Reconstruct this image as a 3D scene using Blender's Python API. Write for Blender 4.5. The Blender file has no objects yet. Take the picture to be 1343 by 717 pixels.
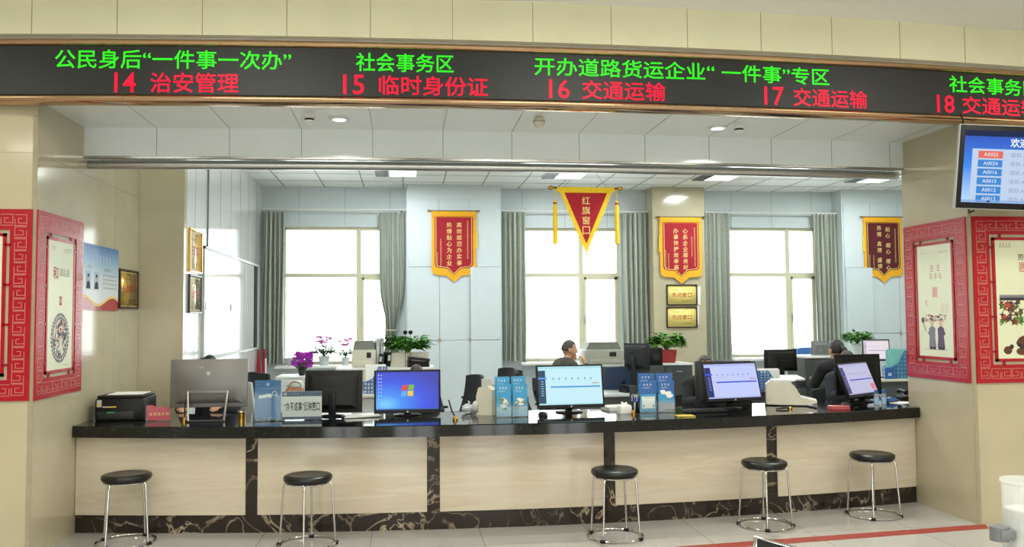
import bpy, bmesh, math, random
from mathutils import Vector, Matrix
PI = math.pi
rng = random.Random(7)
S = bpy.context.scene
COL = S.collection

# ------------------------------------------------------------------ camera
F, PITCH, YAW, ROLL, EYE = 1122.8, 0.0509, 0.1237, -0.0076, 1.6
cam = bpy.data.objects.new('camera', bpy.data.cameras.new('camera'))
COL.objects.link(cam)
cam.data.sensor_width = 36
cam.data.lens = F / 1343 * 36
cam.data.clip_start = 0.05
CM = Matrix.Translation((0, 0, EYE)) @ Matrix.Rotation(-YAW, 4, 'Z') @ Matrix.Rotation(PI / 2 + PITCH, 4, 'X') @ Matrix.Rotation(ROLL, 4, 'Z')
cam.matrix_world = CM
S.camera = cam
R3 = CM.to_3x3()
CO = Vector((0, 0, EYE))
def ray(px, py): return R3 @ Vector(((px - 671.5) / F, (358.5 - py) / F, -1))
def on_y(px, py, y): r = ray(px, py); return CO + r * (y / r.y)
def on_x(px, py, x): r = ray(px, py); return CO + r * (x / r.x)
def on_z(px, py, z): r = ray(px, py); return CO + r * ((z - EYE) / r.z)
def on_curve(px, py, fn):
    y = 6.0
    for _ in range(12): p = on_y(px, py, y); y = fn(p.x)
    return on_y(px, py, y)

# ------------------------------------------------------------------ world, lamps, exposure
W = bpy.data.worlds.new('sky'); S.world = W; W.use_nodes = True
W.node_tree.nodes['Background'].inputs[0].default_value = (0.95, 1.0, 1.0, 1)
W.node_tree.nodes['Background'].inputs[1].default_value = 6.5
S.view_settings.view_transform = 'Standard'; S.view_settings.look = 'None'
S.view_settings.exposure = 0.0; S.view_settings.gamma = 1.0
S.view_settings.use_curve_mapping = False
LOBBY_W, OFFICE_W = 33, 28
def area_lamp(x, y, z, sx, sy, w, col):
    l = bpy.data.lights.new('ceiling_lamp_light', 'AREA'); l.shape = 'RECTANGLE'
    l.size = sx; l.size_y = sy; l.energy = w; l.color = col
    o = bpy.data.objects.new('ceiling_lamp_light', l); o.location = (x, y, z); COL.objects.link(o)
LOBBY_LAMPS = [(x, y) for x in (-4.2, -1.4, 1.4, 4.2, 7.0) for y in (-4.6, -1.7, 1.2, 4.0)]
for x, y in LOBBY_LAMPS: area_lamp(x, y, 3.70, 1.15, 0.55, LOBBY_W, (1.0, 0.98, 0.88))
OFFICE_LAMPS = [(-0.13, 11.40), (2.15, 11.40), (4.31, 11.40), (6.60, 11.40), (-0.13, 8.5), (2.15, 8.5), (4.31, 8.5), (6.60, 8.5)]  # the last four are unseen extras, added to light the office
for x, y in OFFICE_LAMPS: area_lamp(x + 0.05, y, 3.50, 0.26, 0.5, OFFICE_W, (0.93, 1.0, 1.0))

# ------------------------------------------------------------------ materials
def lin(h):
    h = h.lstrip('#'); o = []
    for i in (0, 2, 4):
        c = int(h[i:i + 2], 16) / 255
        o.append(c / 12.92 if c <= 0.04045 else ((c + 0.055) / 1.055) ** 2.4)
    return (*o, 1)
MC = {}
def nodes(name):
    m = bpy.data.materials.new(name); m.use_nodes = True
    return m, m.node_tree.nodes, m.node_tree.links, m.node_tree.nodes['Principled BSDF']
def mat(name, col, rough=0.5, metal=0.0, var=0.06, scale=14.0, bump=0.0, coat=0.0, spec=0.5, trans=0.0):
    """principled with a little procedural mottling"""
    if name in MC: return MC[name]
    m, n, l, p = nodes(name)
    c = lin(col)
    t = n.new('ShaderNodeTexCoord'); z = n.new('ShaderNodeTexNoise'); z.inputs['Scale'].default_value = scale
    z.inputs['Detail'].default_value = 3
    l.new(t.outputs['Object'], z.inputs['Vector'])
    r = n.new('ShaderNodeValToRGB')
    r.color_ramp.elements[0].color = tuple(max(0, k * (1 - var)) for k in c[:3]) + (1,)
    r.color_ramp.elements[1].color = tuple(min(1, k * (1 + var)) for k in c[:3]) + (1,)
    r.color_ramp.elements[0].position = 0.3; r.color_ramp.elements[1].position = 0.7
    l.new(z.outputs['Fac'], r.inputs[0]); l.new(r.outputs[0], p.inputs['Base Color'])
    p.inputs['Roughness'].default_value = rough; p.inputs['Metallic'].default_value = metal
    p.inputs['Coat Weight'].default_value = coat; p.inputs['Coat Roughness'].default_value = 0.05
    p.inputs['Specular IOR Level'].default_value = spec
    p.inputs['Transmission Weight'].default_value = trans
    if bump:
        b = n.new('ShaderNodeBump'); b.inputs['Strength'].default_value = bump; b.inputs['Distance'].default_value = 0.004
        l.new(z.outputs['Fac'], b.inputs['Height']); l.new(b.outputs[0], p.inputs['Normal'])
    MC[name] = m
    return m
def glow(name, col, s=1.0):
    if name in MC: return MC[name]
    m, n, l, p = nodes(name)
    p.inputs['Base Color'].default_value = (0.01, 0.01, 0.01, 1); p.inputs['Roughness'].default_value = 0.35
    p.inputs['Emission Color'].default_value = lin(col); p.inputs['Emission Strength'].default_value = s
    p.inputs['Specular IOR Level'].default_value = 0.15
    MC[name] = m
    return m
def stone(name, base, vein, rough, scale, width, soft=0.0, aniso=(1, 1, 1), amount=1.0):
    m, n, l, p = nodes(name)
    t = n.new('ShaderNodeTexCoord'); mp = n.new('ShaderNodeMapping'); mp.inputs['Scale'].default_value = aniso
    l.new(t.outputs['Object'], mp.inputs['Vector'])
    d = n.new('ShaderNodeTexNoise'); d.inputs['Scale'].default_value = scale * 0.8; d.inputs['Detail'].default_value = 6
    l.new(mp.outputs[0], d.inputs['Vector'])
    v = n.new('ShaderNodeTexNoise'); v.inputs['Scale'].default_value = scale; v.inputs['Detail'].default_value = 5
    v.inputs['Distortion'].default_value = 1.6
    l.new(mp.outputs[0], v.inputs['Vector'])
    s = n.new('ShaderNodeMath'); s.operation = 'SUBTRACT'; s.inputs[1].default_value = 0.5
    l.new(v.outputs['Fac'], s.inputs[0])
    a = n.new('ShaderNodeMath'); a.operation = 'ABSOLUTE'; l.new(s.outputs[0], a.inputs[0])
    r = n.new('ShaderNodeValToRGB')
    r.color_ramp.elements[0].position = 0; r.color_ramp.elements[0].color = (amount,) * 3 + (1,)
    r.color_ramp.elements[1].position = width; r.color_ramp.elements[1].color = (0, 0, 0, 1)
    l.new(a.outputs[0], r.inputs[0])
    k = n.new('ShaderNodeMath'); k.operation = 'MULTIPLY'
    g = n.new('ShaderNodeValToRGB'); g.color_ramp.elements[0].position = 0.45 - soft; g.color_ramp.elements[1].position = 0.62
    l.new(d.outputs['Fac'], g.inputs[0]); l.new(r.outputs[0], k.inputs[0]); l.new(g.outputs[0], k.inputs[1])
    mx = n.new('ShaderNodeMix'); mx.data_type = 'RGBA'
    mx.inputs[6].default_value = lin(base); mx.inputs[7].default_value = lin(vein)
    l.new(k.outputs[0], mx.inputs[0]); l.new(mx.outputs[2], p.inputs['Base Color'])
    p.inputs['Roughness'].default_value = rough
    MC[name] = m
    return m
def glass(name, tint=(1, 1, 1), refl=0.08):
    m, n, l, p = nodes(name); n.remove(p)
    o = n['Material Output']; a = n.new('ShaderNodeBsdfTransparent'); a.inputs[0].default_value = (*tint, 1)
    g = n.new('ShaderNodeBsdfGlossy'); g.inputs['Roughness'].default_value = 0.03
    x = n.new('ShaderNodeMixShader'); f = n.new('ShaderNodeFresnel'); f.inputs[0].default_value = 1.35
    l.new(f.outputs[0], x.inputs[0]); l.new(a.outputs[0], x.inputs[1]); l.new(g.outputs[0], x.inputs[2]); l.new(x.outputs[0], o.inputs[0])
    MC[name] = m
    return m
def tiles(name, c1, c2, joint, size, rough, gap=0.004, off=(0, 0, 0)):
    """floor tiles: square grid in object XY"""
    m, n, l, p = nodes(name)
    t = n.new('ShaderNodeTexCoord'); mp = n.new('ShaderNodeMapping'); mp.inputs['Location'].default_value = off
    l.new(t.outputs['Object'], mp.inputs['Vector'])
    b = n.new('ShaderNodeTexBrick'); b.offset = 0.0
    b.inputs['Color1'].default_value = lin(c1); b.inputs['Color2'].default_value = lin(c2); b.inputs['Mortar'].default_value = lin(joint)
    b.inputs['Scale'].default_value = 1.0; b.inputs['Mortar Size'].default_value = gap
    b.inputs['Brick Width'].default_value = size; b.inputs['Row Height'].default_value = size
    l.new(mp.outputs[0], b.inputs['Vector']); l.new(b.outputs['Color'], p.inputs['Base Color'])
    p.inputs['Roughness'].default_value = rough
    MC[name] = m
    return m
def ramp_glow(name, stops, kind, s=1.0, mapping=((0, 0, 0), (1, 1, 1)), emit=True):
    """a picture that grades from colour to colour (screens, printed posters) over Generated coordinates"""
    m, n, l, p = nodes(name)
    t = n.new('ShaderNodeTexCoord'); mp = n.new('ShaderNodeMapping')
    mp.inputs['Location'].default_value = mapping[0]; mp.inputs['Scale'].default_value = mapping[1]
    l.new(t.outputs['Generated'], mp.inputs['Vector'])
    if kind == 'V':
        sx = n.new('ShaderNodeSeparateXYZ'); l.new(mp.outputs[0], sx.inputs[0]); fac = sx.outputs[2]
    else:
        g = n.new('ShaderNodeVectorMath'); g.operation = 'LENGTH'; l.new(mp.outputs[0], g.inputs[0]); fac = g.outputs['Value']
    r = n.new('ShaderNodeValToRGB'); e = r.color_ramp.elements
    while len(e) < len(stops): e.new(0.5)
    for q, (pos, c) in zip(e, stops): q.position = pos; q.color = lin(c)
    l.new(fac, r.inputs[0])
    if emit:
        p.inputs['Base Color'].default_value = (0.01, 0.01, 0.01, 1); p.inputs['Roughness'].default_value = 0.3
        l.new(r.outputs[0], p.inputs['Emission Color']); p.inputs['Emission Strength'].default_value = s
    else:
        l.new(r.outputs[0], p.inputs['Base Color']); p.inputs['Roughness'].default_value = 0.3
    MC[name] = m
    return m

BEIGE = mat('beige polished stone', '#c0b699', 0.14, var=0.05, scale=3, coat=0.15)
BEIGE_JOINT = mat('beige joint', '#a29a80', 0.6)
CREAMTILE = mat('cream fascia tile', '#ece8c8', 0.18, var=0.03, scale=3, coat=0.2)
WHITEPANEL = mat('pale blue-white metal panel', '#e6edec', 0.2, var=0.015, scale=4, coat=0.15)
BACKPANEL = mat('pale blue-grey wall panel', '#d2dbdd', 0.42, var=0.015, scale=4)
GLOSSPANEL = mat('glossy white wall panel', '#f3f3ef', 0.12, var=0.01, scale=3, coat=1.0)
PANELJOINT = mat('grey panel joint', '#7d8584', 0.6)
SOFFIT = mat('pale soffit panel', '#e6edea', 0.25, var=0.02, scale=4, coat=0.2)
CEILTILE = mat('mineral ceiling tile', '#f5f7f3', 0.9, var=0.02, scale=60)
CEILLOBBY = mat('white ceiling paint', '#f0f0ea', 0.8, var=0.02)
TBAR = mat('grey ceiling grid', '#8c918f', 0.5)
BRONZE = mat('polished bronze steel', '#c6a684', 0.13, metal=1.0, var=0.05, scale=2)
CHROME = mat('chrome', '#c9cac8', 0.12, metal=1.0, var=0.03)
STEEL = mat('brushed steel', '#b8b9b6', 0.28, metal=1.0, var=0.05, scale=40)
BRASS = mat('brass', '#c79b45', 0.22, metal=1.0, var=0.05)
DARKMARBLE = stone('dark veined marble', '#2a231e', '#b9a68e', 0.12, 3.0, 0.022, 0.06)
TRAVERT = stone('cream travertine', '#d1c7b2', '#bda98c', 0.1, 2.2, 0.12, 0.3, (0.3, 1, 3.4), 0.5)
BLACKSTONE = stone('black granite', '#0d0f0e', '#3a3f3c', 0.06, 40, 0.03)
FLOORM = tiles('grey polished floor tile', '#bab8b3', '#bebcb7', '#8b8984', 0.8, 0.09, 0.003, (0.25, 0.3, 0))
LEDPANEL = mat('dark led panel', '#1c1e1d', 0.45, var=0.15, scale=300)
LEDG = glow('green led', '#30ff1c', 1.15)
LEDR = glow('red led', '#ff0a3a', 1.1)
BLACK = mat('black plastic', '#121212', 0.4, var=0.1, scale=30, spec=0.25)
DGREY = mat('dark grey plastic', '#292b2c', 0.42, var=0.08, scale=20, spec=0.3)
GREY = mat('mid grey plastic', '#77797a', 0.45, var=0.05)
LGREY = mat('light grey plastic', '#bfc1bd', 0.45, var=0.04)
CREAM = mat('cream plastic', '#d5d0bd', 0.45, var=0.03)
WHITE = mat('white plastic', '#ecece8', 0.4, var=0.02)
PAPER = mat('white paper', '#f2f1ea', 0.8, var=0.02)
SILVER = mat('grey metallic monitor shell', '#73726e', 0.36, metal=0.55, var=0.04, scale=5)
VINYL = mat('black vinyl', '#131413', 0.32, var=0.2, scale=60, bump=0.15)
RED = mat('glossy red lacquer', '#ab0d24', 0.22, var=0.06, scale=5, coat=0.15)
FRET = mat('cut-out fret', '#c58674', 0.5)
PICCREAM = mat('cream print', '#dfe3c4', 0.35, var=0.02, coat=0.15)
INK = mat('dark ink', '#2b2430', 0.6); INKP = mat('purple ink', '#5a4a68', 0.6); INKR = mat('red ink', '#b53a34', 0.6)
INKPINK = mat('pink ink', '#d9a29a', 0.6); SKINP = mat('printed skin tone', '#e0b79a', 0.6); INKBROWN = mat('brown ink', '#5e3624', 0.6); INKGREY = mat('grey ink', '#7e7c88', 0.6)
VELVET = mat('crimson velvet', '#a50f22', 0.75, var=0.12, scale=40)
MAROON = mat('maroon velvet', '#5a1019', 0.75, var=0.12, scale=40)
TASSEL = mat('yellow tassel thread', '#f3cf22', 0.7, var=0.1, scale=70)
FRINGE = mat('golden fringe', '#f0ae1c', 0.7, var=0.15, scale=70)
GOLDTXT = mat('gold lettering', '#efd286', 0.45, var=0.08)
GOLDPLATE = mat('gold plate', '#f7df7e', 0.35, metal=0.0, var=0.05, scale=6)
GLAREGOLD = mat('glazed gold sheet paled by glare', '#f2e2b4', 0.08, var=0.04, scale=6, coat=1.0)  # window glare on the sheets is washed into this paler gold
GOLDMETAL = mat('brushed gold plate', '#d9b050', 0.25, metal=0.6, var=0.06, scale=6, coat=0.5)
DARKWOOD = mat('dark wood frame', '#33201a', 0.35, var=0.2, scale=12)
CURTAIN = mat('grey-green curtain cloth', '#c2c8bb', 0.45, var=0.08, scale=30)
def let_light_through(m, amount, glassy=False):
    n, l = m.node_tree.nodes, m.node_tree.links; p = n['Principled BSDF']
    t = n.new('ShaderNodeBsdfTransparent' if glassy else 'ShaderNodeBsdfTranslucent')
    if not glassy: l.new(p.inputs['Base Color'].links[0].from_socket, t.inputs[0])
    x = n.new('ShaderNodeMixShader'); x.inputs[0].default_value = amount
    l.new(p.outputs[0], x.inputs[1]); l.new(t.outputs[0], x.inputs[2]); l.new(x.outputs[0], n['Material Output'].inputs[0])
let_light_through(CURTAIN, 0.15)
FRAMEW = mat('cream window frame', '#d6d1b4', 0.45, var=0.03)
LEAF = mat('green leaf', '#4f8a2c', 0.5, var=0.35, scale=25)
LEAFD = mat('dark green leaf', '#3c6434', 0.5, var=0.35, scale=25)
LEAFY = mat('yellow-green leaf', '#a5a83c', 0.5, var=0.3, scale=25)
PETAL = mat('purple petal', '#b531bd', 0.6, var=0.25, scale=40)
PINK = mat('pink petal', '#e27fc4', 0.6, var=0.2, scale=40)
TERRA = mat('dark red glazed pot', '#9a2f2c', 0.35, var=0.1)
POTW = mat('pale grey pot', '#c8cfce', 0.4, var=0.05)
SOIL = mat('soil', '#3a2c20', 0.9, var=0.3, scale=60)
BLUEP = mat('blue plastic', '#3b6fae', 0.4, var=0.06)
BLUEN = mat('navy fabric', '#25344f', 0.8, var=0.15, scale=60)
MESHB = mat('black mesh fabric', '#1d1f20', 0.8, var=0.2, scale=120)
TEAL = mat('teal folder', '#7fc4bd', 0.5)
SIGNBLUE = mat('blue printed card', '#3f77ac', 0.35, var=0.04, coat=0.2)
SIGNGREY = mat('grey-blue band', '#5b6a86', 0.4)
SKYB = mat('sky blue print', '#3f9ccb', 0.35, var=0.1, scale=12)
ACRYL = glass('clear acrylic', (0.93, 0.96, 0.96))
GLASS = glass('window glass', (0.98, 1, 1))
BLUELAM = mat('blue cover', '#2d62a8', 0.4, var=0.1)
DESKG = mat('pale grey desk laminate', '#b9bdb8', 0.35, var=0.03)
CABG = mat('graphite cabinet steel', '#4a4d4e', 0.4, var=0.05)
SKIN = mat('skin', '#c99a78', 0.5, var=0.06, scale=30)
HAIR = mat('black hair', '#17120f', 0.5, var=0.3, scale=80)
HAIRB = mat('brown hair', '#3a2a1f', 0.5, var=0.3, scale=80)
HAIRS = mat('short grey-black hair', '#4a4038', 0.6, var=0.3, scale=120)
CLOTHD = mat('black jacket cloth', '#1b1b1d', 0.85, var=0.2, scale=60)
CLOTHG = mat('dark grey-brown jacket cloth', '#453f3a', 0.85, var=0.2, scale=60)
CLOTHN = mat('navy uniform cloth', '#23262e', 0.85, var=0.2, scale=60)
TAPE = mat('red floor tape', '#a23a30', 0.45, var=0.1)
TUBELAMP = glow('fluorescent diffuser', '#e8fbff', 3.0)
DOWNL = glow('downlight disc', '#ffffff', 6.0)
LAMPW = glow('lobby lamp diffuser', '#fffbe8', 2.2)
TAN = mat('tan leather', '#9a6a48', 0.5, var=0.15)
CUPPL = mat('frosted cup plastic', '#eef0ee', 0.3, var=0.03)
FROST = mat('frosted tube plastic', '#eef1f0', 0.25, var=0.02)
let_light_through(FROST, 0.6, True)

# ------------------------------------------------------------------ mesh collector
TXT = {}
def text_geo(body, bold):
    k = (body, bold)
    if k not in TXT:
        c = bpy.data.curves.new('t', 'FONT'); c.body = body; c.offset = bold; c.resolution_u = 2
        c.fill_mode = 'FRONT'
        o = bpy.data.objects.new('t', c); COL.objects.link(o)
        bpy.context.view_layer.update()
        me = bpy.data.meshes.new_from_object(o.evaluated_get(bpy.context.evaluated_depsgraph_get()))
        v = [tuple(q.co) for q in me.vertices]; f = [tuple(q.vertices) for q in me.polygons]
        bpy.data.objects.remove(o); bpy.data.curves.remove(c); bpy.data.meshes.remove(me)
        xs = [q[0] for q in v]; ys = [q[1] for q in v]
        TXT[k] = (v, f, min(xs), max(xs), min(ys), max(ys))
    return TXT[k]
class MB:
    def __init__(s, M=None): s.v = []; s.f = []; s.m = []; s.M = M or Matrix.Identity(4)
    def add(s, v, f, m=0):
        b = len(s.v); s.v += [s.M @ Vector(p) for p in v]; s.f += [tuple(i + b for i in q) for q in f]; s.m += [m] * len(f); return s
    def bm(s, bm, m=0):
        bm.verts.index_update()
        s.add([tuple(v.co) for v in bm.verts], [[v.index for v in f.verts] for f in bm.faces], m); bm.free(); return s
    def box(s, x0, x1, y0, y1, z0, z1, m=0, bev=0, seg=2):
        if bev <= 0:
            v = [(x, y, z) for z in (z0, z1) for y in (y0, y1) for x in (x0, x1)]
            return s.add(v, [(0, 2, 3, 1), (4, 5, 7, 6), (0, 1, 5, 4), (2, 6, 7, 3), (0, 4, 6, 2), (1, 3, 7, 5)], m)
        b = bmesh.new(); bmesh.ops.create_cube(b, size=1)
        for v in b.verts: v.co = ((x0 + x1) / 2 + v.co.x * (x1 - x0), (y0 + y1) / 2 + v.co.y * (y1 - y0), (z0 + z1) / 2 + v.co.z * (z1 - z0))
        bmesh.ops.bevel(b, geom=b.edges[:], offset=bev, segments=seg, affect='EDGES', profile=0.5)
        return s.bm(b, m)
    def tube(s, pts, r, n=8, closed=False, m=0, cap=True):
        P = [Vector(p) for p in pts]; k = len(P); rs = r if isinstance(r, (list, tuple)) else [r] * k
        T = []
        for i in range(k):
            a = P[i - 1] if (i > 0 or closed) else P[i]; b = P[(i + 1) % k] if (i < k - 1 or closed) else P[i]
            T.append((b - a).normalized())
        u = T[0].orthogonal().normalized(); v = []
        for i in range(k):
            u = (u - T[i] * u.dot(T[i])).normalized(); w = T[i].cross(u)
            for j in range(n):
                a = 2 * PI * j / n; v.append(P[i] + (u * math.cos(a) + w * math.sin(a)) * rs[i])
        f = []
        for i in range(k if closed else k - 1):
            i2 = (i + 1) % k
            for j in range(n): f.append((i * n + j, i * n + (j + 1) % n, i2 * n + (j + 1) % n, i2 * n + j))
        if cap and not closed: f.append(tuple(range(n - 1, -1, -1))); f.append(tuple((k - 1) * n + j for j in range(n)))
        return s.add(v, f, m)
    def lathe(s, prof, c=(0, 0, 0), n=24, m=0, axis='Z', sc=(1, 1)):
        v = []
        for r, z in prof:
            for j in range(n):
                a = 2 * PI * j / n; x, y = r * math.cos(a) * sc[0], r * math.sin(a) * sc[1]
                p = (x, y, z) if axis == 'Z' else ((x, -z, y) if axis == 'Y' else (z, x, y))
                v.append((p[0] + c[0], p[1] + c[1], p[2] + c[2]))
        f = []
        for i in range(len(prof) - 1):
            for j in range(n): f.append((i * n + j, i * n + (j + 1) % n, (i + 1) * n + (j + 1) % n, (i + 1) * n + j))
        f.append(tuple(range(n - 1, -1, -1))); f.append(tuple((len(prof) - 1) * n + j for j in range(n)))
        return s.add(v, f, m)
    def prism(s, out, y0, y1, m=0):
        """outline of (x, z), extruded from y0 (front) to y1"""
        k = len(out)
        v = [(x, y0, z) for x, z in out] + [(x, y1, z) for x, z in out]
        f = [tuple(range(k)), tuple(range(2 * k - 1, k - 1, -1))] + [(i, i + k, (i + 1) % k + k, (i + 1) % k) for i in range(k)]
        return s.add(v, f, m)
    def disc(s, cx, cz, rx, rz, y0, y1, m=0, n=20):
        return s.prism([(cx + rx * math.cos(2 * PI * i / n), cz + rz * math.sin(2 * PI * i / n)) for i in range(n)], y0, y1, m)
    def rect(s, x0, x1, z0, z1, y, m=0):
        return s.add([(x0, y, z0), (x1, y, z0), (x1, y, z1), (x0, y, z1)], [(0, 1, 2, 3)], m)
    def poly(s, out, y, m=0): return s.add([(x, y, z) for x, z in out], [tuple(range(len(out)))], m)
    def ell(s, cx, cz, rx, rz, y, m=0, n=16): return s.poly([(cx + rx * math.cos(2 * PI * i / n), cz + rz * math.sin(2 * PI * i / n)) for i in range(n)], y, m)
    def text(s, body, x0, x1, z0, z1, y, m=0, bold=0.0, keep=False, ital=0.0):
        v, f, a, b, c, d = text_geo(body, bold)
        kx = (x1 - x0) / max(b - a, 1e-6); kz = (z1 - z0) / max(d - c, 1e-6)
        if keep: k = min(kx, kz); kx = kz = k
        cx, cz = (x0 + x1) / 2, (z0 + z1) / 2
        return s.add([(cx + (p[0] - (a + b) / 2) * kx + ital * (p[1] - (c + d) / 2) * kz, y, cz + (p[1] - (c + d) / 2) * kz) for p in v], f, m)
    def vtext(s, body, cx, ztop, size, pitch, y, m=0, bold=0.0, ital=0.0):
        z = ztop
        for ch in body:
            if ch != ' ': s.text(ch, cx - size / 2, cx + size / 2, z - size, z, y, m, bold, True, ital)
            z -= pitch if ch != ' ' else pitch * 0.55
        return s
    def marks(s, x0, z0, x1, z1, size, y, m=0, vertical=False):
        """lines of print too small to read: little stroke clusters"""
        L = abs(z0 - z1) if vertical else abs(x1 - x0); k = max(1, int(L / (size * 1.15)))
        for i in range(k):
            cx, cz = ((x0 + x1) / 2, max(z0, z1) - (i + 0.5) * L / k) if vertical else (x0 + (i + 0.5) * L / k, (z0 + z1) / 2)
            h = size / 2
            for q in (-0.7, 0.0, 0.7):
                s.rect(cx - h * rng.uniform(0.5, 0.9), cx + h * rng.uniform(0.5, 0.9), cz + q * h - h * 0.12, cz + q * h + h * 0.12, y, m)
            s.rect(cx - h * 0.12, cx + h * 0.12, cz - h * 0.9, cz + h * 0.9, y, m)
        return s
    def build(s, name, mats, parent=None, angle=38, loc=None, rz=0):
        me = bpy.data.meshes.new(name)
        me.from_pydata([tuple(p) for p in s.v], [], s.f)
        for m in (mats if isinstance(mats, (list, tuple)) else [mats]): me.materials.append(m)
        me.polygons.foreach_set('material_index', s.m)
        me.polygons.foreach_set('use_smooth', [True] * len(s.f))
        me.update()
        if angle < 180: me.set_sharp_from_angle(angle=math.radians(angle))
        o = bpy.data.objects.new(name, me); COL.objects.link(o)
        if parent: o.parent = parent
        if loc is not None: o.location = loc
        if rz: o.rotation_euler.z = rz
        return o
def tag(o, label=None, cat=None, group=None, kind=None):
    if label: o['label'] = label
    if cat: o['category'] = cat
    if group: o['group'] = group
    if kind: o['kind'] = kind
    return o
def thing(name, label, cat, loc=(0, 0, 0), rz=0.0, group=None):
    o = bpy.data.objects.new(name, None); COL.objects.link(o); o.empty_display_size = 0.1
    o.location = loc; o.rotation_euler = (0, 0, rz)
    return tag(o, label, cat, group)
def struct(name, mb, mats, label, cat, parent=None, angle=38):
    o = mb.build(name, mats, parent, angle)
    if parent is None: tag(o, label, cat, kind='structure')
    return o
def copy_tree(o, parent=None):
    c = o.copy(); COL.objects.link(c)
    if parent: c.parent = parent
    for ch in list(o.children): copy_tree(ch, c)
    return c

# ------------------------------------------------------------------ the shape of the room
XL, XR, YP = -2.483, 4.326, 6.125           # inner faces and front of the two piers
YRET, XW, YB = 8.39, -2.08, 12.80           # return wall, office left wall, office back wall
ZS, ZD, ZC, ZL = 3.10, 2.874, 3.5416, 3.78  # soffit, beam underside, office ceiling, lobby ceiling
XC = 0.92
def y_sign(x): return 5.79 + 0.0145 * (x - XC) ** 2
def y_beam(x): return 6.83 + 0.0113 * (x - XC) ** 2
def y_base(x): return 6.57 + 0.0285 * (x - XC) ** 2
def y_top(x): return 6.36 + 0.040 * (x - XC) ** 2
ZT, ZTB = 0.81, 0.725
def sweep(mb, sect, x0, x1, fn, n=40, m=0):
    """sweep a (dy, z) section along the curve y = fn(x)"""
    k = len(sect); v = []; f = []
    for i in range(n + 1):
        x = x0 + (x1 - x0) * i / n
        for dy, z in sect: v.append((x, fn(x) + dy, z))
    for i in range(n):
        for j in range(k): f.append((i * k + j, i * k + (j + 1) % k, (i + 1) * k + (j + 1) % k, (i + 1) * k + j))
    f.append(tuple(range(k))); f.append(tuple(n * k + j for j in range(k - 1, -1, -1)))
    return mb.add(v, f, m)

fl = MB(); fl.box(-9, 10, -8, 13.0, -0.1, 0)
struct('floor', fl, FLOORM, 'grey polished tile floor running from lobby into office', 'floor')
w = MB(); w.box(-9, XL, YP, YRET, 0, ZL)
for z in (1.35, 2.74):
    w.box(XL - 0.0, XL + 0.0012, YP, YRET, z - 0.0015, z + 0.0015, 1); w.box(-9, XL, YP - 0.0012, YP, z - 0.0015, z + 0.0015, 1)
for y in (7.72,): w.box(XL, XL + 0.0012, y - 0.001, y + 0.001, 0, ZS, 1)
w.box(-9, XW, YRET, YRET + 0.1, 0, ZL)
w.box(XL - 0.03, XL + 0.002, YP - 0.002, YP + 0.004, 0, 3.0, 1)
struct('wall_left_pier', w, [BEIGE, BEIGE_JOINT], 'beige polished stone pier on the left carrying a red framed picture', 'wall')
w = MB(); w.box(XR, 10, YP, 6.99, 0, ZL)
for z in (1.35, 2.74): w.box(XR - 0.0012, XR, YP, 6.99, z - 0.0015, z + 0.0015, 1)
w.box(XR - 0.002, XR + 0.03, YP - 0.002, YP + 0.004, 0, 3.0, 1)
struct('wall_right_pier', w, [BEIGE, BEIGE_JOINT], 'beige polished stone pier on the right beneath the wall television', 'wall')
w = MB(); w.box(-9, XW, YRET + 0.1, YB + 0.2, 0, ZC + 0.2)
for k in range(8):
    y = YRET + 0.42 + k * 0.585
    w.box(XW, XW + 0.0015, y - 0.002, y + 0.002, 1.2 if k > 2 else 0, ZC, 1)
w.box(XW, XW + 0.012, 9.33, 9.36, 2.33, ZC, 1)
struct('wall_left', w, [GLOSSPANEL, PANELJOINT], 'glossy white panelled wall along the left of the office', 'wall')
w = MB(); w.box(8.3, 8.5, 6.9, YB + 0.2, 0, ZC + 0.2)
struct('wall_right', w, WHITEPANEL, 'white panelled wall at the right end of the office', 'wall')

# back wall with three window openings
WIN = [(-1.79, -0.22, 0.93, 2.95, -0.69), (1.75, 3.27, 0.93, 2.95, 2.66), (5.0, 6.46, 0.95, 2.97, 5.98)]
w = MB(); xs = -2.2
for x0, x1, z0, z1, mu in WIN:
    w.box(xs, x0, YB, YB + 0.24, 0, ZC + 0.2); w.box(x0, x1, YB, YB + 0.24, 0, z0); w.box(x0, x1, YB, YB + 0.24, z1, ZC + 0.2); xs = x1
w.box(xs, 8.5, YB, YB + 0.24, 0, ZC + 0.2)
x = -1.55
while x < 8.2:
    inw = any(a - 0.05 < x < b + 0.05 for a, b, *_ in WIN)
    w.box(x - 0.002, x + 0.002, YB - 0.0015, YB, 2.97 if inw else 0, ZC, 1)
    if inw: w.box(x - 0.002, x + 0.002, YB - 0.0015, YB, 0, 0.9, 1)
    x += 0.66
struct('wall_back', w, [BACKPANEL, PANELJOINT], 'pale panelled rear office wall pierced by three tall windows', 'wall')
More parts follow.
